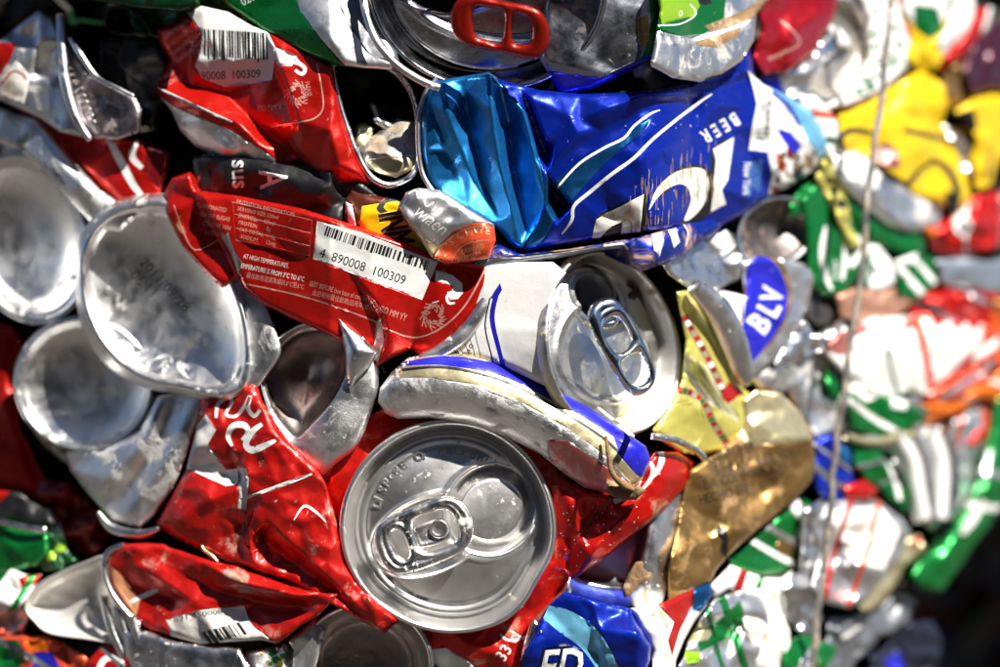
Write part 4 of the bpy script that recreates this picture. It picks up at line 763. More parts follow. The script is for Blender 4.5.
t.add(loft('can_bottom', [ring3(1.0, 40), ring3(1.0, 4), ring3(.97, 0), ring3(.93, 4), ring3(.8, 16), ring3(.4, 26), ring3(.04, 26)], [M('white lacquered inside', (.72, .70, .66), .5, .35, dirt=.2, dcol=(.5, .45, .4))], d=10, wob=3, seed=4)); t.done()
t = Thing('crushed_can', 'ribbed silver can end under the folded red can at the bottom edge')
t.add(sheet('body', [(120, 628), (150, 632), (180, 642), (240, 648), (262, 690), (140, 700), (126, 660)], ALU, d=18, bulge=(190, 670, 10, 60, 16), rs=40, amp=2, res=3))
for i in range(3): t.add(tube('rib', [(104+i*14, 596+i*10), (112+i*14, 630+i*6), (126+i*14, 660), (140+i*14, 690)], 5, ALU, d=10-2*i))
t.done()
t = Thing('crushed_can', 'round silver can bottom with dark centre at bottom edge, left of the 33 cl mark')
rimc = ell(366, 664, 68, 62, 10, 0, (-.1, 0))
dish(t, 'can_bottom', rimc, 24, [ALU, bowl_dark], inset=.2, deep=26, mi=[0, 0, 0, 0, 0, 1, 1, 1], seed=9, outer=[(x-10, y, 50) for x, y, z in ell(362, 664, 76, 66)]); t.done()
t = Thing('crushed_can', 'silver can side between the folded red can and the round bottom at the lower edge')
t.add(sheet('crushed_can', [(240, 650), (280, 646), (300, 630), (316, 612), (326, 630), (310, 690), (240, 700)], SILVP, d=28, decals=[dots([(272, 652), (276, 660), (283, 656), (270, 664)], 4, GREEN, 2), dots([(262, 654), (268, 662), (280, 664)], 3, YEL, 3), poly([(286, 640), (294, 650), (292, 672), (284, 664)], INK)], rs=22, amp=4, res=3)); t.done()
# lower left: small pieces
def blob(label, O, mat, d=20, decals=(), rs=20, amp=7, res=4, name='crushed_can', **k):
    q_ = _r.Random(int(O[0][0]*7+O[0][1])); J = resamp(np.array([p[:2] for p in O], float), 17); O = [(x+q_.uniform(-2.6, 2.6), y+q_.uniform(-2.6, 2.6)) for x, y in J]
    rs *= .95; amp *= 1.7; k.setdefault('axis', (q_.uniform(0, 180), 2.0)); decals = list(decals)
    if mat in (RED, GREEN, BLUE, WHITE, SILVP, ORED, ORANGE) and max(x for x, y in O)-min(x for x, y in O) > 40:
        cx_, cy_ = sum(x for x, y in O)/len(O), sum(y for x, y in O)/len(O); a_ = q_.uniform(0, 3.14)
        for u_ in (q_.uniform(-16, -6), q_.uniform(5, 14)):
            decals.append(stroke([(cx_+60*math.cos(a_)-u_*math.sin(a_), cy_+60*math.sin(a_)+u_*math.cos(a_)), (cx_-u_*math.sin(a_)*1.3, cy_+u_*math.cos(a_)*1.3), (cx_-60*math.cos(a_)-u_*math.sin(a_), cy_-60*math.sin(a_)+u_*math.cos(a_))], q_.uniform(3, 8), q_.choice([WHITE, SILVP, GREY]) if mat not in (WHITE, SILVP) else q_.choice([GREEN, RED, ORED])))
    k.setdefault('soft', .9); k.setdefault('roll', (4, 6)); k.setdefault('fine', .8)
    t = Thing(name, label); t.add(sheet('crushed_can', O, mat, d=d, decals=list(decals), rs=rs, amp=amp, res=res, **k)); return t.done()
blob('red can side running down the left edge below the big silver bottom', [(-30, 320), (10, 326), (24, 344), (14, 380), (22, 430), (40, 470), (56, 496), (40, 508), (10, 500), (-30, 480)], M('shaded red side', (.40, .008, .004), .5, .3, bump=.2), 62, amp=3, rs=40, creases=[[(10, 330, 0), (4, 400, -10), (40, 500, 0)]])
blob('dark red crumpled scrap in the gap beneath the round dusty bottom', [(36, 476), (70, 480), (100, 510), (108, 540), (96, 556), (60, 548), (40, 520)], DRED, 64, [poly([(44, 530), (60, 524), (66, 540), (50, 544)], WHITE)], rs=14, amp=10)
blob('dark can rim scrap with red side at the left edge above the green one', [(-30, 486), (20, 494), (50, 512), (56, 526), (20, 524), (-30, 516)], BLACK, 44, [poly([(-30, 486), (10, 492), (0, 502), (-30, 500)], RED)])
t = Thing('crushed_can', 'green can with silver rim at the lower left edge')
t.add(sheet('body', [(-30, 526), (20, 528), (48, 532), (50, 552), (36, 566), (10, 572), (-30, 578)], GREEN, d=30, rs=20, amp=5, res=4)); t.add(tube('rim', [(-30, 520), (0, 522), (28, 528), (46, 530)], 3.4, ALUC, d=24)); t.done()
blob('lime green can scrap in shadow beside the red folded can', [(46, 530), (66, 540), (80, 560), (60, 572), (36, 572), (30, 556)], DGREEN, 44, [dots([(50, 556), (60, 548)], 4, LIME, 2)], rs=12, amp=9)
blob('white and red torn scrap at the left edge under the green can', [(-20, 590), (10, 566), (24, 572), (40, 576), (30, 592), (20, 610), (-20, 622)], WHITE, 26, [poly([(18, 578), (38, 572), (44, 580), (22, 590)], RED)], rs=14, amp=8)
blob('bright silver scrap at the left edge just above the corner', [(-20, 612), (16, 602), (30, 614), (26, 640), (4, 652), (-20, 650)], ALUC, 28, [poly([(0, 640), (20, 630), (22, 650), (4, 654)], GREEN)], rs=14, amp=8)
blob('orange, green and blue printed scrap in the bottom left corner', [(-20, 640), (20, 636), (50, 636), (70, 646), (90, 660), (80, 700), (-20, 700)], ORED, 18, [poly([(-20, 640), (18, 640), (24, 660), (10, 690), (-20, 690)], GREEN), poly([(34, 652), (52, 652), (60, 668), (50, 690), (30, 690)], ROYAL), poly([(24, 640), (44, 638), (50, 648), (30, 654)], ORANGE)], rs=16, amp=5)
blob('red and white printed can with silver edge at the bottom left edge', [(88, 660), (102, 648), (120, 646), (136, 660), (146, 700), (80, 700)], RED, 10, [stroke([(96, 676), (104, 660), (116, 658), (122, 666), (114, 676)], 6, WHITE)], rs=18, amp=4)
# ======================================================= bottom centre and right of the middle
t = Thing('crushed_can', 'blue can with pale blue wave and white outlined letters ED at the bottom edge')
O = [(530, 640), (548, 606), (564, 592), (580, 594), (606, 602), (630, 608), (636, 620), (652, 646), (650, 662), (640, 690), (520, 700), (520, 660)]
t.add(sheet('crushed_can', O, BLUE, d=6, tilt=(0, .05), creases=[[(632, 612, -2), (640, 640, -12), (636, 690, -8)], [(590, 600, -6), (600, 630, -14), (630, 660, -8)], [(560, 600, 0), (590, 630, -4), (610, 690, 0)]],
    decals=[stroke([(546, 612, 14), (566, 622, 24), (590, 640, 24), (610, 672, 20), (620, 700, 20)], 20, SKYB), text('ED', 534, 684, -4, 48, NAVY, sx=.75, shear=.3, bold=.06), text('ED', 536, 683, -4, 46, WHITE, sx=.78, shear=.3, bold=.015)], rs=30, amp=8, soft=.9, thick=50, res=2.4)); t.done()
t = Thing('crushed_can', 'silver crescent of can wall between the 33 cl red can and the blue ED can')
t.add(sheet('crushed_can', [(530, 622), (548, 604), (562, 590), (570, 576), (572, 596), (560, 620), (548, 644), (530, 672), (518, 690), (522, 650)], ALUC, d=22, decals=[poly([(534, 618), (548, 604), (552, 612), (540, 628)], PINK)], rs=24, amp=2, res=2.6)); t.done()
t = Thing('crushed_can', 'white, red and blue striped can scrap leaning right of the blue ED can')
O = [(630, 608), (650, 606), (660, 604), (676, 596), (696, 588), (712, 582), (714, 594), (706, 606), (694, 622), (684, 640), (676, 660), (672, 700), (648, 700), (652, 650), (640, 626)]
t.add(sheet('crushed_can', O, WHITED, d=14, decals=[poly([(658, 604), (680, 594), (694, 588), (692, 606), (680, 630), (672, 656), (668, 640), (674, 622)], RED), poly([(694, 588), (712, 580), (714, 596), (700, 612), (692, 610)], TEAL), poly([(640, 660), (652, 656), (652, 700), (640, 700)], BLACK)], creases=[[(652, 608, -6), (668, 640, -8), (660, 690, -2)]], rs=18, amp=4, res=2.6)); t.done()
t = Thing('crushed_can', 'silver can bottom with rust-brown stain between the middle red can and gold can')
rimc = [(560, 560, 0), (590, 530, -4), (624, 498, -6), (650, 476, -8), (676, 470, -10), (690, 480, -12), (684, 516, -14), (676, 556, -14), (664, 596, -10), (656, 606, -6), (620, 606), (590, 600), (566, 590)]
R = np.array([(p[0], p[1], p[2] if len(p) > 2 else 0) for p in rimc], float)
def ring4(k, dz, cx=612, cy=548): return [(cx+(p[0]-cx)*k, cy+(p[1]-cy)*k, p[2]*k+dz) for p in R]
t.add(loft('can_bottom', [ring4(1, 40), ring4(1, 4), ring4(.97, -2), ring4(.66, -6, 590, 552), ring4(.6, 4, 588, 552), ring4(.5, 26, 588, 552), ring4(.04, 34, 588, 552)], [ALU, M('grey shaded metal', (.35, .36, .38), 1, .35)], d=58, mi=[0, 0, 0, 0, 1, 1]))
t.add(sheet('rust_stain', [(622, 590), (628, 574), (636, 562), (648, 560), (660, 562), (662, 572), (652, 580), (640, 584), (630, 596), (624, 598)], MUD, d=44, rs=10, amp=1, thick=8, res=2.4, roll=(3, 3)))
t.done()
t = Thing('crushed_can', 'matt gold can with torn hole and rows of dark print, lower right of centre')
O = [(690, 470, 6), (706, 460), (726, 448), (740, 430), (744, 400), (756, 390), (780, 392), (800, 412), (812, 434), (816, 462), (812, 480), (796, 498), (770, 520), (750, 536), (728, 556), (716, 570), (712, 580), (690, 590), (668, 600, 8), (668, 570), (676, 530), (684, 490)]
dc = [poly([(744, 392), (760, 386), (784, 392), (806, 420), (814, 440), (780, 444), (750, 446), (738, 436)], GOLDL), poly([(718, 524), (724, 530), (728, 540), (726, 558), (720, 552), (722, 540), (716, 532)], BLACK)]
for i, (s, x, y) in enumerate([('5 ml ALC 4.8% VOL', 716, 476), ('B.A COMPOSICION', 704, 490), ('HECHO EN', 700, 505), ('CONSUMIR', 706, 463)]): dc += [text(s, x, y, -14, 14, M('brown ink', (.05, .03, .012), 0, .5), sx=.72, bold=.03)]
t.add(sheet('crushed_can', O, GOLD, d=10, follow=.8, creases=[[(690, 476, 0), (740, 470, -8), (812, 450, -6)], [(700, 580, -4), (740, 530, -16), (800, 486, -4)], [(716, 524, -4), (728, 534, -10), (722, 560, 0)], [(744, 400, -2), (752, 440, -12), (720, 470, -4)], [(784, 394, 0), (790, 440, -14), (770, 510, -2)]], decals=dc, rs=24, amp=13, thick=60, res=2.4, soft=.8, fine=.6, axis=(-25, 2.2), roll=(4, 5))); t.done()
t = Thing('crushed_can', 'pale yellow can with red and green checked band beside the upper silver lid')
O = [(676, 292), (690, 290), (700, 310), (716, 340), (730, 370), (742, 388), (754, 396), (754, 420), (744, 446), (730, 456), (716, 452), (700, 456), (680, 452), (660, 440), (652, 430), (668, 410), (682, 380), (686, 340)]
dc = []
def checks(P, w, n, cols):
    Q = crom(np.array(P, float), False, 10); L = np.concatenate([[0], np.cumsum(np.hypot(*np.diff(Q, axis=0).T))]); o = [stroke(P, w+3, MUD)]
    for i in range(n):
        a, b = L[-1]*i/n, L[-1]*(i+.8)/n; p = [np.interp(a, L, Q[:, 0]), np.interp(a, L, Q[:, 1])]; r_ = [np.interp(b, L, Q[:, 0]), np.interp(b, L, Q[:, 1])]
        o.append(stroke([p, r_], w, cols[i % len(cols)], False))
    return o
dc += [stroke([(680+i*5, 350+i*3), (720+i*3, 410+i*2)], .8, WHITE, False) for i in range(-4, 8)]
dc += checks([(684, 316), (698, 340), (712, 366), (722, 388), (728, 400)], 5, 16, [RED, WHITE, DRED, GOLDL]) + checks([(678, 390), (694, 394), (706, 406), (714, 424), (730, 448)], 5, 16, [RED, GREEN, DRED, GOLDL])
dc += [poly([(728, 382), (744, 392), (728, 404), (722, 396)], RED), poly([(656, 430), (672, 404), (700, 402), (706, 430), (690, 452)], PYEL)]
t.add(sheet('body', O, PYEL, d=30, follow=.8, creases=[[(684, 310, 0), (700, 360, -6), (726, 400, -8)], [(660, 430, 0), (700, 410, -10), (740, 400, -4)], [(700, 440, -4), (716, 452, 6)]], decals=dc, rs=22, amp=4, thick=50, res=2.5))
t.add(tube('shoulder', [(694, 286, 0), (716, 308, -4), (732, 340, -6), (742, 370, -4), (746, 384, 0)], [8, 14, 15, 12, 6], ALU, d=8, flat=.6))
t.add(tube('rim', [(652, 436, 6), (676, 440, 0), (696, 450, 0), (704, 458, 4)], 3.5, ALU, d=4)); t.done()
t = Thing('crushed_can', 'silver can with blue oval badge lettered BLV, right of the upper lid')
O = [(742, 262), (756, 256), (780, 258), (804, 264), (814, 276), (810, 296), (800, 324), (784, 348), (766, 366), (752, 378), (742, 374), (738, 350), (732, 330), (706, 296), (722, 290), (744, 296)]
badge = [(746, 290), (746, 270), (758, 256), (774, 262), (786, 284), (787, 306), (780, 326), (766, 346), (752, 362), (740, 368), (737, 350), (742, 328)]
dc = [poly([(706, 294), (726, 292), (748, 296), (748, 312), (742, 332), (722, 312)], WHITE), stroke([(746, 296), (750, 270), (764, 256), (780, 264), (788, 286), (788, 308), (778, 330), (764, 348), (748, 358)], 5, GOLD, True), poly(badge, ROYAL, True), text('B', 763, 336, -52, 32, WHITE, sx=.85, bold=.03), text('L', 775, 319, -62, 31, WHITE, sx=.85, bold=.03), text('V', 780, 304, -74, 30, WHITE, sx=.75, bold=.03), stroke([(742, 300), (742, 318), (738, 330)], 2, GOLD)]
t.add(sheet('crushed_can', O, SILVP, d=24, follow=.8, bulge=(776, 310, -60, 60, 12), decals=dc, rs=26, amp=5, soft=.9, thick=50, res=2.6)); t.done()
# pieces between
B = blob
B('grey curved can wall under the right end of the big blue can', [(664, 262), (690, 240), (724, 230), (742, 240), (744, 262), (738, 280), (720, 292), (690, 288), (668, 276)], ALU, 34, [poly([(700, 234), (724, 226), (736, 246), (722, 256)], WHITE)], rs=18, amp=6, res=3)
t = Thing('crushed_can', 'green can with white writing bands and dark open end below the shredded blue can end')
t.add(loft('open_end', [ell(776, 232, 40, 34, -30, 0), ell(776, 232, 37, 31, -30, 2), ell(774, 230, 32, 27, -30, 16), ell(770, 228, 16, 12, -30, 40)], [ALU, bowl_dark], d=30, mi=[0, 1, 1]))
t.add(sheet('body', [(800, 200), (816, 182), (832, 188), (848, 204), (858, 230), (872, 240), (876, 262), (858, 276), (846, 294), (824, 296), (812, 284), (808, 262), (806, 230)], GREEN, d=20, decals=[stroke([(826, 226, 3), (822, 250, 6), (826, 276, 5), (832, 290, 3)], 5, WHITE), stroke([(844, 220, 3), (846, 250, 6), (842, 280, 4)], 5, WHITE), text('beer', 837, 280, -85, 11, WHITE), stroke([(856, 236), (860, 252), (850, 266)], 7, WHITE)], rs=22, amp=4, res=3.4)); t.done()
B('white can scrap with letter R beside the wire, under the green shoulder', [(858, 262), (866, 244), (880, 246), (896, 264), (892, 286), (878, 294), (866, 290)], WHITE, 18, [text('R', 872, 276, -30, 16, NAVY, bold=.02), stroke([(856, 250), (868, 262), (866, 288)], 4, GREEN)], rs=16, amp=5)
t = Thing('crushed_can', 'silver and green can shoulder below the bright yellow can')
t.add(sheet('body', [(832, 156), (846, 150), (864, 152), (880, 170), (900, 184), (930, 204), (940, 216), (936, 230), (912, 232), (890, 226), (868, 210), (846, 190), (832, 172)], ALUW, d=8, follow=1, creases=[[(840, 156, -6), (880, 190, -12), (930, 220, -4)]], decals=[poly([(836, 160), (850, 152), (868, 160), (882, 176), (872, 190), (850, 180)], WHITE)], rs=26, amp=4, res=3.4))
t.add(sheet('green_side', [(828, 168), (846, 192), (870, 212), (900, 228), (926, 232), (924, 256), (904, 256), (874, 240), (850, 214), (830, 190)], GREEN, d=18, rs=18, amp=4, res=4)); t.done()
B('bright yellow can with black curved lines and pink spot in the right background', [(830, 120), (850, 110), (884, 94), (910, 76), (924, 68), (944, 84), (950, 104), (944, 124), (952, 140), (966, 170), (970, 200), (960, 212), (940, 206), (914, 194), (890, 180), (866, 162), (846, 150), (834, 140)], YEL, 16,
  [stroke([(842, 152, 5), (842, 136, 6), (854, 130, 6), (874, 134, 5)], 4, INK), stroke([(904, 130, 5), (930, 136, 6), (950, 142, 5)], 4, INK), stroke([(930, 160, 5), (944, 166, 7), (956, 184, 8), (956, 204, 8)], 5, INK), stroke([(934, 162, 4), (920, 170, 5), (908, 184, 6), (896, 180, 7), (880, 168, 6), (870, 160, 5)], 4, INK), poly([(874, 146), (888, 142), (898, 152), (900, 168), (884, 168), (874, 158)], PINK), poly([(946, 190), (960, 196), (960, 214), (946, 210)], INK)], rs=26, amp=7, res=3.6, thick=60, creases=[[(836, 136, 0), (890, 128, -14), (948, 126, 0)], [(924, 70, 0), (914, 110, -12), (936, 160, -4)]])
B('yellow and black can at the right edge beside the bright yellow one', [(956, 112), (970, 100), (990, 94), (1030, 96), (1030, 150), (1000, 160), (990, 186), (976, 190), (972, 160), (978, 140), (968, 124)], YEL, 10, [poly([(958, 112), (974, 108), (978, 128), (968, 136), (960, 126)], INK), stroke([(992, 150, 4), (986, 180, 5)], 4, GOLD)], rs=20, amp=6)
t = Thing('crushed_can', 'round silver can bottom with white and green speckled side at the upper right')
dish(t, 'can_bottom', ell(836, 48, 34, 52, 12, 0, (-.3, 0)), 30, [ALU, M('warm grey metal', (.55, .50, .44), .9, .35)], inset=.14, deep=20, mi=[0, 0, 0, 0, 1, 1, 1], outer=[(x+6, y-3, 22) for x, y, z in ell(838, 48, 37, 56, 12)])
q = _r.Random(12)
t.add(sheet('body', [(852, -20), (886, -20), (902, 10), (912, 40), (910, 66), (890, 84), (872, 100), (846, 110), (820, 108), (850, 92), (868, 60), (868, 20)], WHITE, d=14, decals=[dots([(q.uniform(855, 910), q.uniform(-10, 100)) for _ in range(60)], 3.6, GREEN, 6), stroke([(822, 110), (850, 106), (880, 92)], 5, GOLD)], rs=22, amp=4, res=3.6)); t.done()
B('dark red can with silver underside at the top edge left of the wire', [(752, -20), (838, -20), (838, 10), (824, 38), (806, 58), (786, 70), (764, 76), (754, 60), (760, 30)], M('deep red print', (.42, .005, .012), .6, .25, coat=.4), 6, [stroke([(768, 58), (790, 50), (800, 42), (792, 30), (780, 20)], 1.5, FAINT), text('recycle', 770, 62, -28, 8, FAINT)], rs=26, amp=5, res=3, creases=[[(760, 20, 0), (790, 40, -10), (826, 0, -6)]])
B('silver scrap with blue tint between the dark red can and the big blue can', [(756, 78), (786, 70), (806, 58), (826, 50), (816, 78), (810, 96), (826, 110), (832, 136), (832, 156), (822, 130), (800, 102), (780, 92)], ALU, 24, [poly([(758, 80), (778, 76), (784, 92), (770, 90)], ROYAL)], rs=18, amp=6, res=3)
B('folded silver can wall between the blue can end and the yellow can', [(796, 96), (812, 94), (826, 104), (838, 124), (842, 150), (834, 172), (824, 150), (810, 124)], WHITE, 22, rs=16, amp=6, res=3.4)
B('black-shaded brassy scrap left of the green writing can', [(822, 160), (834, 172), (846, 200), (852, 226), (862, 246), (852, 250), (838, 224), (826, 196), (818, 176)], PYEL, 10, [dots([(830, 180), (836, 190), (842, 204), (846, 220)], 4, INK, 5)], rs=14, amp=6, res=3.4)
B('white, green and yellow floral can near the top right', [(900, 20), (908, -20), (952, -20), (948, 20), (944, 46), (936, 70), (922, 72), (904, 60)], YEL, 8, [poly([(904, -20), (952, -20), (950, 4), (940, 30), (920, 30), (902, 14)], WHITE), poly([(914, 4), (938, 8), (944, 30), (930, 40), (914, 28)], GREEN), poly([(898, 22), (910, 22), (912, 38), (900, 40)], ORED), dots([(924, 44), (930, 50), (918, 50), (926, 56)], 2, INK, 3)], rs=20, amp=5, res=4)
B('white flared can scrap near the top right edge', [(952, -20), (974, -20), (976, 8), (966, 30), (954, 44), (942, 56), (938, 44), (946, 24)], WHITE, 0, rs=18, amp=5)
B('red can scrap with sparkling edge at the far top right', [(972, 10), (990, 6), (986, 26), (972, 46), (958, 62), (940, 68), (930, 64), (944, 54), (960, 40)], RED, 14, rs=14, amp=6)
B('tan scrap below the red one at the far top right', [(942, 68), (960, 60), (958, 84), (964, 104), (948, 110), (942, 90)], GOLD, 22, rs=14, amp=6)
B('dark purple can scrap in the shadow at the far top right corner', [(976, 30), (1030, 10), (1030, 90), (990, 92), (968, 96), (962, 70)], M('aubergine print', (.06, .008, .02), .5, .3, coat=.4), 40, rs=18, amp=12)
B('white shiny scrap between the two yellow cans', [(944, 126), (962, 134), (974, 152), (974, 186), (966, 176), (954, 148)], ALUC, 26, rs=14, amp=8)
B('dark red can with sparkles under the yellow cans', [(924, 226), (950, 214), (972, 196), (1030, 190), (1030, 236), (1000, 250), (960, 256), (930, 250)], RED, 22, [poly([(952, 214), (964, 210), (974, 226), (964, 238), (954, 230)], WHITE)], rs=18, amp=10, creases=[[(930, 236, -8), (990, 210, -18), (1020, 220, 0)]])
B('tiny orange scrap beside the green shoulder in the right background', [(922, 222), (934, 220), (936, 232), (924, 236)], ORANGE, 4, rs=10, amp=3)
B('grey silver can wall running to the right edge under the dark red can', [(936, 258), (960, 256), (990, 262), (1030, 250), (1030, 300), (996, 296), (966, 290), (940, 284)], M('steel grey print', (.42, .46, .52), .8, .35), 12, rs=22, amp=5)
B('green and white can scrap below the white letter piece', [(894, 262), (918, 254), (934, 258), (936, 284), (914, 300), (896, 292)], GREEN, 16, [poly([(890, 250), (918, 254), (914, 264), (894, 262)], WHITE)], rs=16, amp=5)
B('dark crimson can in shade above the white and red can', [(912, 292), (940, 286), (980, 292), (1030, 300), (1030, 330), (980, 326), (940, 322), (906, 320)], RED, 26, rs=16, amp=12, creases=[[(920, 306, 0), (960, 296, -16), (1000, 310, 0)]])
B('brown and orange faded can left of the wire, middle right', [(834, 296), (856, 290), (880, 292), (906, 288), (916, 300), (900, 316), (870, 322), (842, 318)], M('faded salmon print', (.50, .26, .18), .5, .4, dirt=.3), 18, rs=18, amp=5)
B('wide white and red can glaring in the sun, middle right', [(836, 332), (860, 322), (890, 316), (930, 316), (960, 320), (980, 322), (984, 340), (976, 366), (960, 384), (936, 396), (910, 392), (880, 400), (852, 386), (836, 366), (822, 350)], WHITE, 4,
  [poly([(836, 332), (860, 322), (870, 330), (850, 340), (856, 350), (840, 356), (824, 350)], PINK), poly([(900, 318), (920, 316), (924, 326), (904, 330)], PINK), poly([(930, 316), (936, 328), (950, 320), (956, 330), (966, 322), (974, 332), (984, 320), (960, 312)], RED), poly([(984, 342), (976, 366), (960, 384), (936, 396), (928, 388), (950, 374), (968, 354)], RED)], rs=26, amp=6, thick=50, creases=[[(836, 350, 0), (890, 350, -10), (976, 346, -4)]])
B('bright red can side below the glaring white and red can', [(980, 322), (1000, 326), (996, 356), (984, 384), (960, 400), (930, 402), (922, 392), (950, 384), (970, 362)], ORED, 2, rs=18, amp=5)
B('orange can strip stretching to the right edge', [(918, 418), (924, 404), (950, 400), (976, 390), (1030, 352), (1030, 396), (1004, 404), (980, 402), (950, 416), (930, 424)], ORANGE, 6, rs=18, amp=6)
B('dark orange can corner at the right edge above the orange strip', [(992, 300), (1030, 290), (1030, 362), (1000, 372), (990, 356)], M('rust orange print', (.62, .10, .01), .4, .3, coat=.3), 20, [dots([(1000, 310), (996, 300)], 6, GOLD, 4)], rs=18, amp=6)
B('green can with white lower lip, right of the wire below the white can', [(850, 386), (870, 380), (884, 396), (910, 400), (930, 408), (922, 422), (900, 434), (876, 436), (854, 430), (848, 410)], GREEN, 4, [poly([(846, 374), (864, 380), (876, 398), (866, 402), (850, 392)], WHITE), poly([(890, 396), (908, 400), (906, 410), (892, 408)], WHITE)], rs=18, amp=6)
t = Thing('crushed_can', 'ribbed white and grey crushed can right of the wire, below the green lip')
t.add(sheet('body', [(846, 438), (880, 434), (910, 430), (936, 426), (952, 436), (958, 462), (956, 492), (946, 520), (932, 532), (914, 512), (904, 480), (890, 450), (860, 444)], SILVP, d=10, rs=26, amp=3, res=3.6))
for i in range(4): t.add(tube('rib', [(894+i*16, 434-i*1.5), (910+i*14, 460), (916+i*12, 490), (922+i*8, 520)], 9, (WHITE, SILVP, WHITE, ALUC)[i], d=8))
t.add(tube('lip', [(846, 436), (870, 442), (896, 438), (914, 434)], 4, GOLDL, d=0)); t.done()
B('green and white can wedge right of the wire beside the blue scrap', [(852, 444), (880, 446), (894, 470), (906, 496), (908, 512), (890, 500), (868, 480), (852, 462)], GREEN, 6, [stroke([(884, 452, 5), (894, 476, 6), (900, 500, 4)], 5, WHITE)], rs=16, amp=5)
B('vivid blue can scrap behind the wire beside the gold can', [(814, 440), (832, 436), (848, 446), (852, 470), (856, 492), (840, 506), (822, 500), (814, 470)], BLUE, 10, [poly([(838, 444), (850, 448), (850, 466), (840, 462)], CYAN)], rs=16, amp=5)
B('small red curled scrap above the white crumpled can', [(844, 486), (862, 482), (876, 490), (872, 498), (850, 498)], RED, 2, rs=12, amp=4)
B('long glossy green can side at the lower right', [(996, 396), (1030, 390), (1030, 470), (1006, 500), (986, 530), (964, 566), (940, 590), (920, 592), (910, 578), (918, 560), (940, 544), (960, 516), (976, 480), (986, 440)], GREEN, 6, [stroke([(984, 500, 6), (972, 520, 9), (962, 534, 5)], 7, WHITE), stroke([(990, 450, 4), (984, 476, 6)], 5, SILVP)], rs=26, amp=5, thick=50, creases=[[(1010, 400, -10), (990, 480, -16), (930, 580, -8)]])
B('silver-grey can strip left of the long green can', [(952, 420), (984, 408), (996, 420), (986, 450), (974, 486), (960, 514), (950, 524), (956, 490), (958, 460)], SILVP, 18, rs=18, amp=5)
B('white crumpled can behind the wire at lower right', [(806, 512), (826, 504), (850, 500), (880, 500), (904, 520), (912, 534), (900, 556), (886, 576), (870, 596), (850, 610), (826, 604), (812, 590), (820, 556)], SILVP, 4, [poly([(826, 510), (880, 506), (900, 530), (884, 570), (850, 560), (836, 540)], WHITED)], rs=22, amp=9, res=3.4, thick=50, creases=[[(820, 520, 0), (850, 540, -14), (900, 530, -4)], [(840, 510, -4), (866, 560, -16), (850, 606, -2)]])
B('narrow white can edge left of the white crumpled can', [(806, 508), (820, 500), (828, 520), (822, 560), (812, 596), (800, 600), (802, 560)], ALU, 8, rs=16, amp=5)
B('gold, red and green can scrap leaning on the white crumpled can', [(856, 596), (872, 570), (890, 552), (908, 536), (922, 536), (924, 550), (908, 568), (896, 584), (880, 606), (866, 612), (856, 606)], GOLDL, 0, [poly([(914, 538), (922, 537), (920, 546), (915, 548)], RED), stroke([(862, 580), (880, 566), (898, 548)], 5, GREEN)], rs=16, amp=5)
B('dark green can in shade below the gold can', [(728, 558), (752, 538), (780, 516), (802, 498), (812, 506), (804, 530), (800, 566), (780, 574), (750, 572), (732, 568)], GREEN, 34, [dots([(786, 548)], 8, GOLD, 2)], rs=20, amp=5, res=3.4)
B('white curled can lip below the dark green can', [(712, 584), (730, 566), (750, 574), (780, 578), (790, 568), (784, 590), (760, 596), (730, 590), (716, 596)], WHITE, 16, rs=18, amp=4, res=3.2)
B('white and green faceted can at the bottom, left of the wire', [(690, 640), (700, 618), (716, 600), (740, 588), (758, 590), (770, 620), (780, 660), (776, 700), (690, 700), (680, 668)], SILVP, 12, [poly([(696, 636), (720, 620), (740, 600), (744, 622), (724, 640), (700, 652)], GREEN), poly([(692, 628), (714, 630), (708, 640), (690, 642)], GOLDL), poly([(684, 650), (700, 652), (700, 662), (686, 664)], LIME)], rs=18, amp=8, res=3)
B('white bulging can face at the bottom between wire and green facets', [(744, 594), (760, 588), (776, 590), (784, 612), (790, 650), (782, 700), (756, 700), (752, 650), (744, 620)], WHITED, 6, rs=18, amp=6, res=3)
B('silver fluted can left of the wire near the bottom edge', [(776, 590), (790, 572), (806, 570), (818, 590), (824, 616), (816, 640), (800, 636), (786, 616)], ALU, 16, rs=16, amp=8, res=3.2)
B('green can scrap with white band at the bottom edge beside the wire', [(782, 642), (800, 636), (826, 640), (836, 650), (830, 700), (784, 700)], GREEN, 4, [poly([(800, 660), (812, 652), (816, 690), (802, 690)], WHITE)], rs=16, amp=5)
B('shaded silver can at the bottom right of the wire', [(826, 616), (850, 612), (880, 608), (900, 590), (916, 600), (906, 620), (880, 640), (856, 664), (840, 700), (826, 700)], GREY, 40, [stroke([(840, 640), (860, 626)], 4, WHITE)], rs=16, amp=9, res=3.4)  # silver can coloured grey, its shade put into the colour
B('grey and blue scrap fading into shadow at the bottom right', [(860, 668), (884, 644), (910, 622), (930, 620), (940, 640), (930, 700), (856, 700)], M('shade dark slate', (.03, .033, .06), .6, .35), 70, [poly([(884, 660), (900, 650), (906, 672), (890, 680)], ROYAL)], rs=18, amp=9)  # near-black base puts the corner's shade into the scrap's colour
B('long grey can crossing under the BLV badge can', [(746, 374), (770, 366), (800, 346), (822, 356), (846, 384), (852, 410), (846, 432), (816, 440), (806, 420), (786, 394), (760, 388)], ALUW, 34, rs=24, amp=5, res=3, creases=[[(756, 380, 0), (800, 384, -12), (846, 410, -2)]])
B('bright bent silver flap right of the BLV badge', [(778, 350), (790, 334), (804, 322), (816, 334), (840, 320), (846, 332), (824, 350), (808, 358), (790, 368), (774, 366)], ALUC, 12, rs=12, amp=9, res=3, creases=[[(808, 326, 8), (812, 344, 10), (800, 362, 6)]])
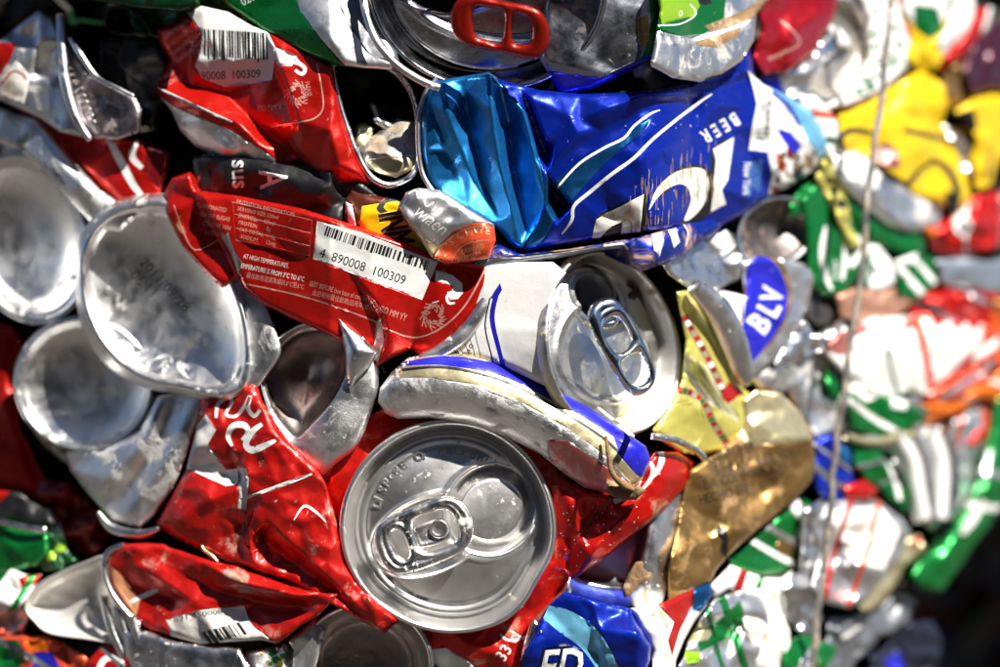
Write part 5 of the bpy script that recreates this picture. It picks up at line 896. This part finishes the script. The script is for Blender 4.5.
B('dark can in the gap left of the wire beside the BLV badge', [(806, 280), (830, 288), (836, 310), (832, 326), (816, 330), (804, 310)], INN, 44, rs=16, amp=6)
# small scraps wedged between the larger cans in the blurred right-hand part
q = _r.Random(21)
kinds = [('small blurred silver scrap wedged between larger cans in the right background', ALUC, 'small silver scraps wedged at the right', 9), ('small blurred white scrap wedged between larger cans in the right background', WHITE, 'small white scraps wedged at the right', 5),
         ('small blurred green scrap wedged between larger cans in the right background', GREEN, 'small green scraps wedged at the right', 4), ('small blurred red scrap wedged between larger cans in the right background', RED, 'small red scraps wedged at the right', 4)]
for lab, mt, gr, n in kinds:
    for i in range(n):
        x, y = q.uniform(790, 1000), q.uniform(5, 640)
        if y > 560-(x-900)*1.2 and x > 880: continue
        r_ = q.uniform(8, 19); a0 = q.uniform(0, 3.14); O = [(x+r_*q.uniform(.6, 1.1)*math.cos(k*.9)*math.cos(a0)*1.5-r_*.6*math.sin(k*.9)*math.sin(a0), y+r_*math.cos(k*.9)*math.sin(a0)*1.5+r_*.6*q.uniform(.6, 1.1)*math.sin(k*.9)*math.cos(a0)) for k in range(7)]
        t = Thing('crushed_scrap', lab, 'scrap metal', gr); t.add(sheet('crushed_scrap', O, mt, d=q.uniform(14, 40), rs=9, amp=6, res=3.4, soft=.8, roll=(3, 4), thick=36)); t.done()
# ======================================================= the baling wire
t = Thing('baling_wire', 'thin grey steel baling wire stretched down the right side of the bale', 'wire', None)
WP = [(898, -80), (893, -20), (889, 30), (882, 90), (873, 160), (866, 210), (862, 260), (855, 320), (846, 380), (838, 430), (831, 500), (823, 570), (815, 640), (808, 720), (804, 760)]
WX = surf(850)
t.add(tube('baling_wire', [(x+q.uniform(-1.8, 1.8), y, -60+(y-300)*-.05+q.uniform(-3, 3)) for x, y in resamp(np.array(WP, float), 26, False)], 3.4, M('steel wire', (.36, .34, .32), .9, .42, dirt=.75, bump=.5, bscale=400, speck=.6, dcol=(.25, .18, .12)), d=0, follow=0)); 
o = t.done(); 
# ======================================================= the inside of the bale, seen only through gaps
def mass():
    rn = random.Random(77); V = []; F = []; mi = []; n = 0
    mats = [M('gap shade metal', (.045, .042, .04), .7, .45, dirt=.6, dcol=(.05, .04, .03), bump=.5), M('gap shade red', (.05, .004, .003), .5, .4, dirt=.5, dcol=(.04, .03, .02)), M('gap shade blue', (.004, .006, .03), .5, .4, dirt=.5, dcol=(.04, .03, .02)), M('gap shade green', (.005, .03, .01), .5, .4, dirt=.5, dcol=(.04, .03, .02))]  # near-black colours put the shade of the deep gaps into the metal
    step = 26; xs = np.arange(-260, 1330, step); ys = np.arange(-330, 1010, step)
    P = [[None]*len(ys) for _ in xs]
    for i, x in enumerate(xs):
        for j, y in enumerate(ys):
            k = n; n += 1; P[i][j] = k
            jx, jy = rn.uniform(-9, 9), rn.uniform(-9, 9); z = float(surf(x))+105+rn.uniform(-22, 50)
            if x > 890 and y > 625-(x-890)*1.15 and y > 430: z += 800      # mass pushed far back, shaped to turn this corner black
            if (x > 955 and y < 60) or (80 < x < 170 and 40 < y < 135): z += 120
            V.append((x+jx, y+jy, z))
    for i in range(len(xs)-1):
        for j in range(len(ys)-1):
            a, b, c, d_ = P[i][j], P[i+1][j], P[i+1][j+1], P[i][j+1]; m = rn.choice([0, 0, 0, 1, 2, 3])
            for tr in (((a, b, c), (a, c, d_)) if rn.random() < .5 else ((a, b, d_), (b, c, d_))): F.append(tr); mi.append(m)
    # close the block behind
    nx, ny = len(xs), len(ys); bc = [P[0][0], P[-1][0], P[-1][-1], P[0][-1]]; back = []
    for x, y in ((-260, -330), (1330, -330), (1330, 1010), (-260, 1010)): V.append((x, y, 1600)); back.append(n); n += 1
    per = [P[i][0] for i in range(nx)], [P[-1][j] for j in range(ny)], [P[i][-1] for i in range(nx-1, -1, -1)], [P[0][j] for j in range(ny-1, -1, -1)]
    for k, line in enumerate(per):
        b0, b1 = back[k], back[(k+1) % 4]
        for a, b in zip(line[:-1], line[1:]): F.append((b, a, b0)); mi.append(0)
        F.append((line[-1], b0, b1)); mi.append(0)
    F.append(tuple(back)); mi.append(0)
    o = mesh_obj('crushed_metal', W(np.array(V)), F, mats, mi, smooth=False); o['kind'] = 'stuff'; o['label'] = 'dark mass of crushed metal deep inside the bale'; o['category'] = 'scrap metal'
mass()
# the ground: one sheet; unseen bank behind the camera added to darken reflections
gx = np.concatenate([[-60, -20, -9], np.arange(-6, 6.1, .4), [9, 20, 60]]); gy = np.concatenate([[-60, -20, -8, -5.5, -4.2], np.arange(-3.4, -1.9, .15), [-1.6, 0, 3, 20, 60]])
rg = random.Random(3); GV = []; GF = []
for y in gy:
    for x in gx:
        hgt = 0 if y > -1.95 else min(1, (-1.95-y)/.75)*(2.15+.45*math.sin(x*1.3+.5)+.25*math.sin(x*3.1)+rg.uniform(-.12, .12))*(1 if abs(x) < 7 else .2)
        if y < -20: hgt = 0
        GV.append((x, y, hgt))
for j in range(len(gy)-1):
    for i in range(len(gx)-1): a = j*len(gx)+i; GF.append((a, a+1, a+1+len(gx), a+len(gx)))
g = mesh_obj('ground', np.array(GV, float), GF, [M('bare earth yard', (.05, .043, .036), 0, .9, dirt=.5, dcol=(.06, .055, .05), bump=.6, bscale=60)]); g['kind'] = 'structure'
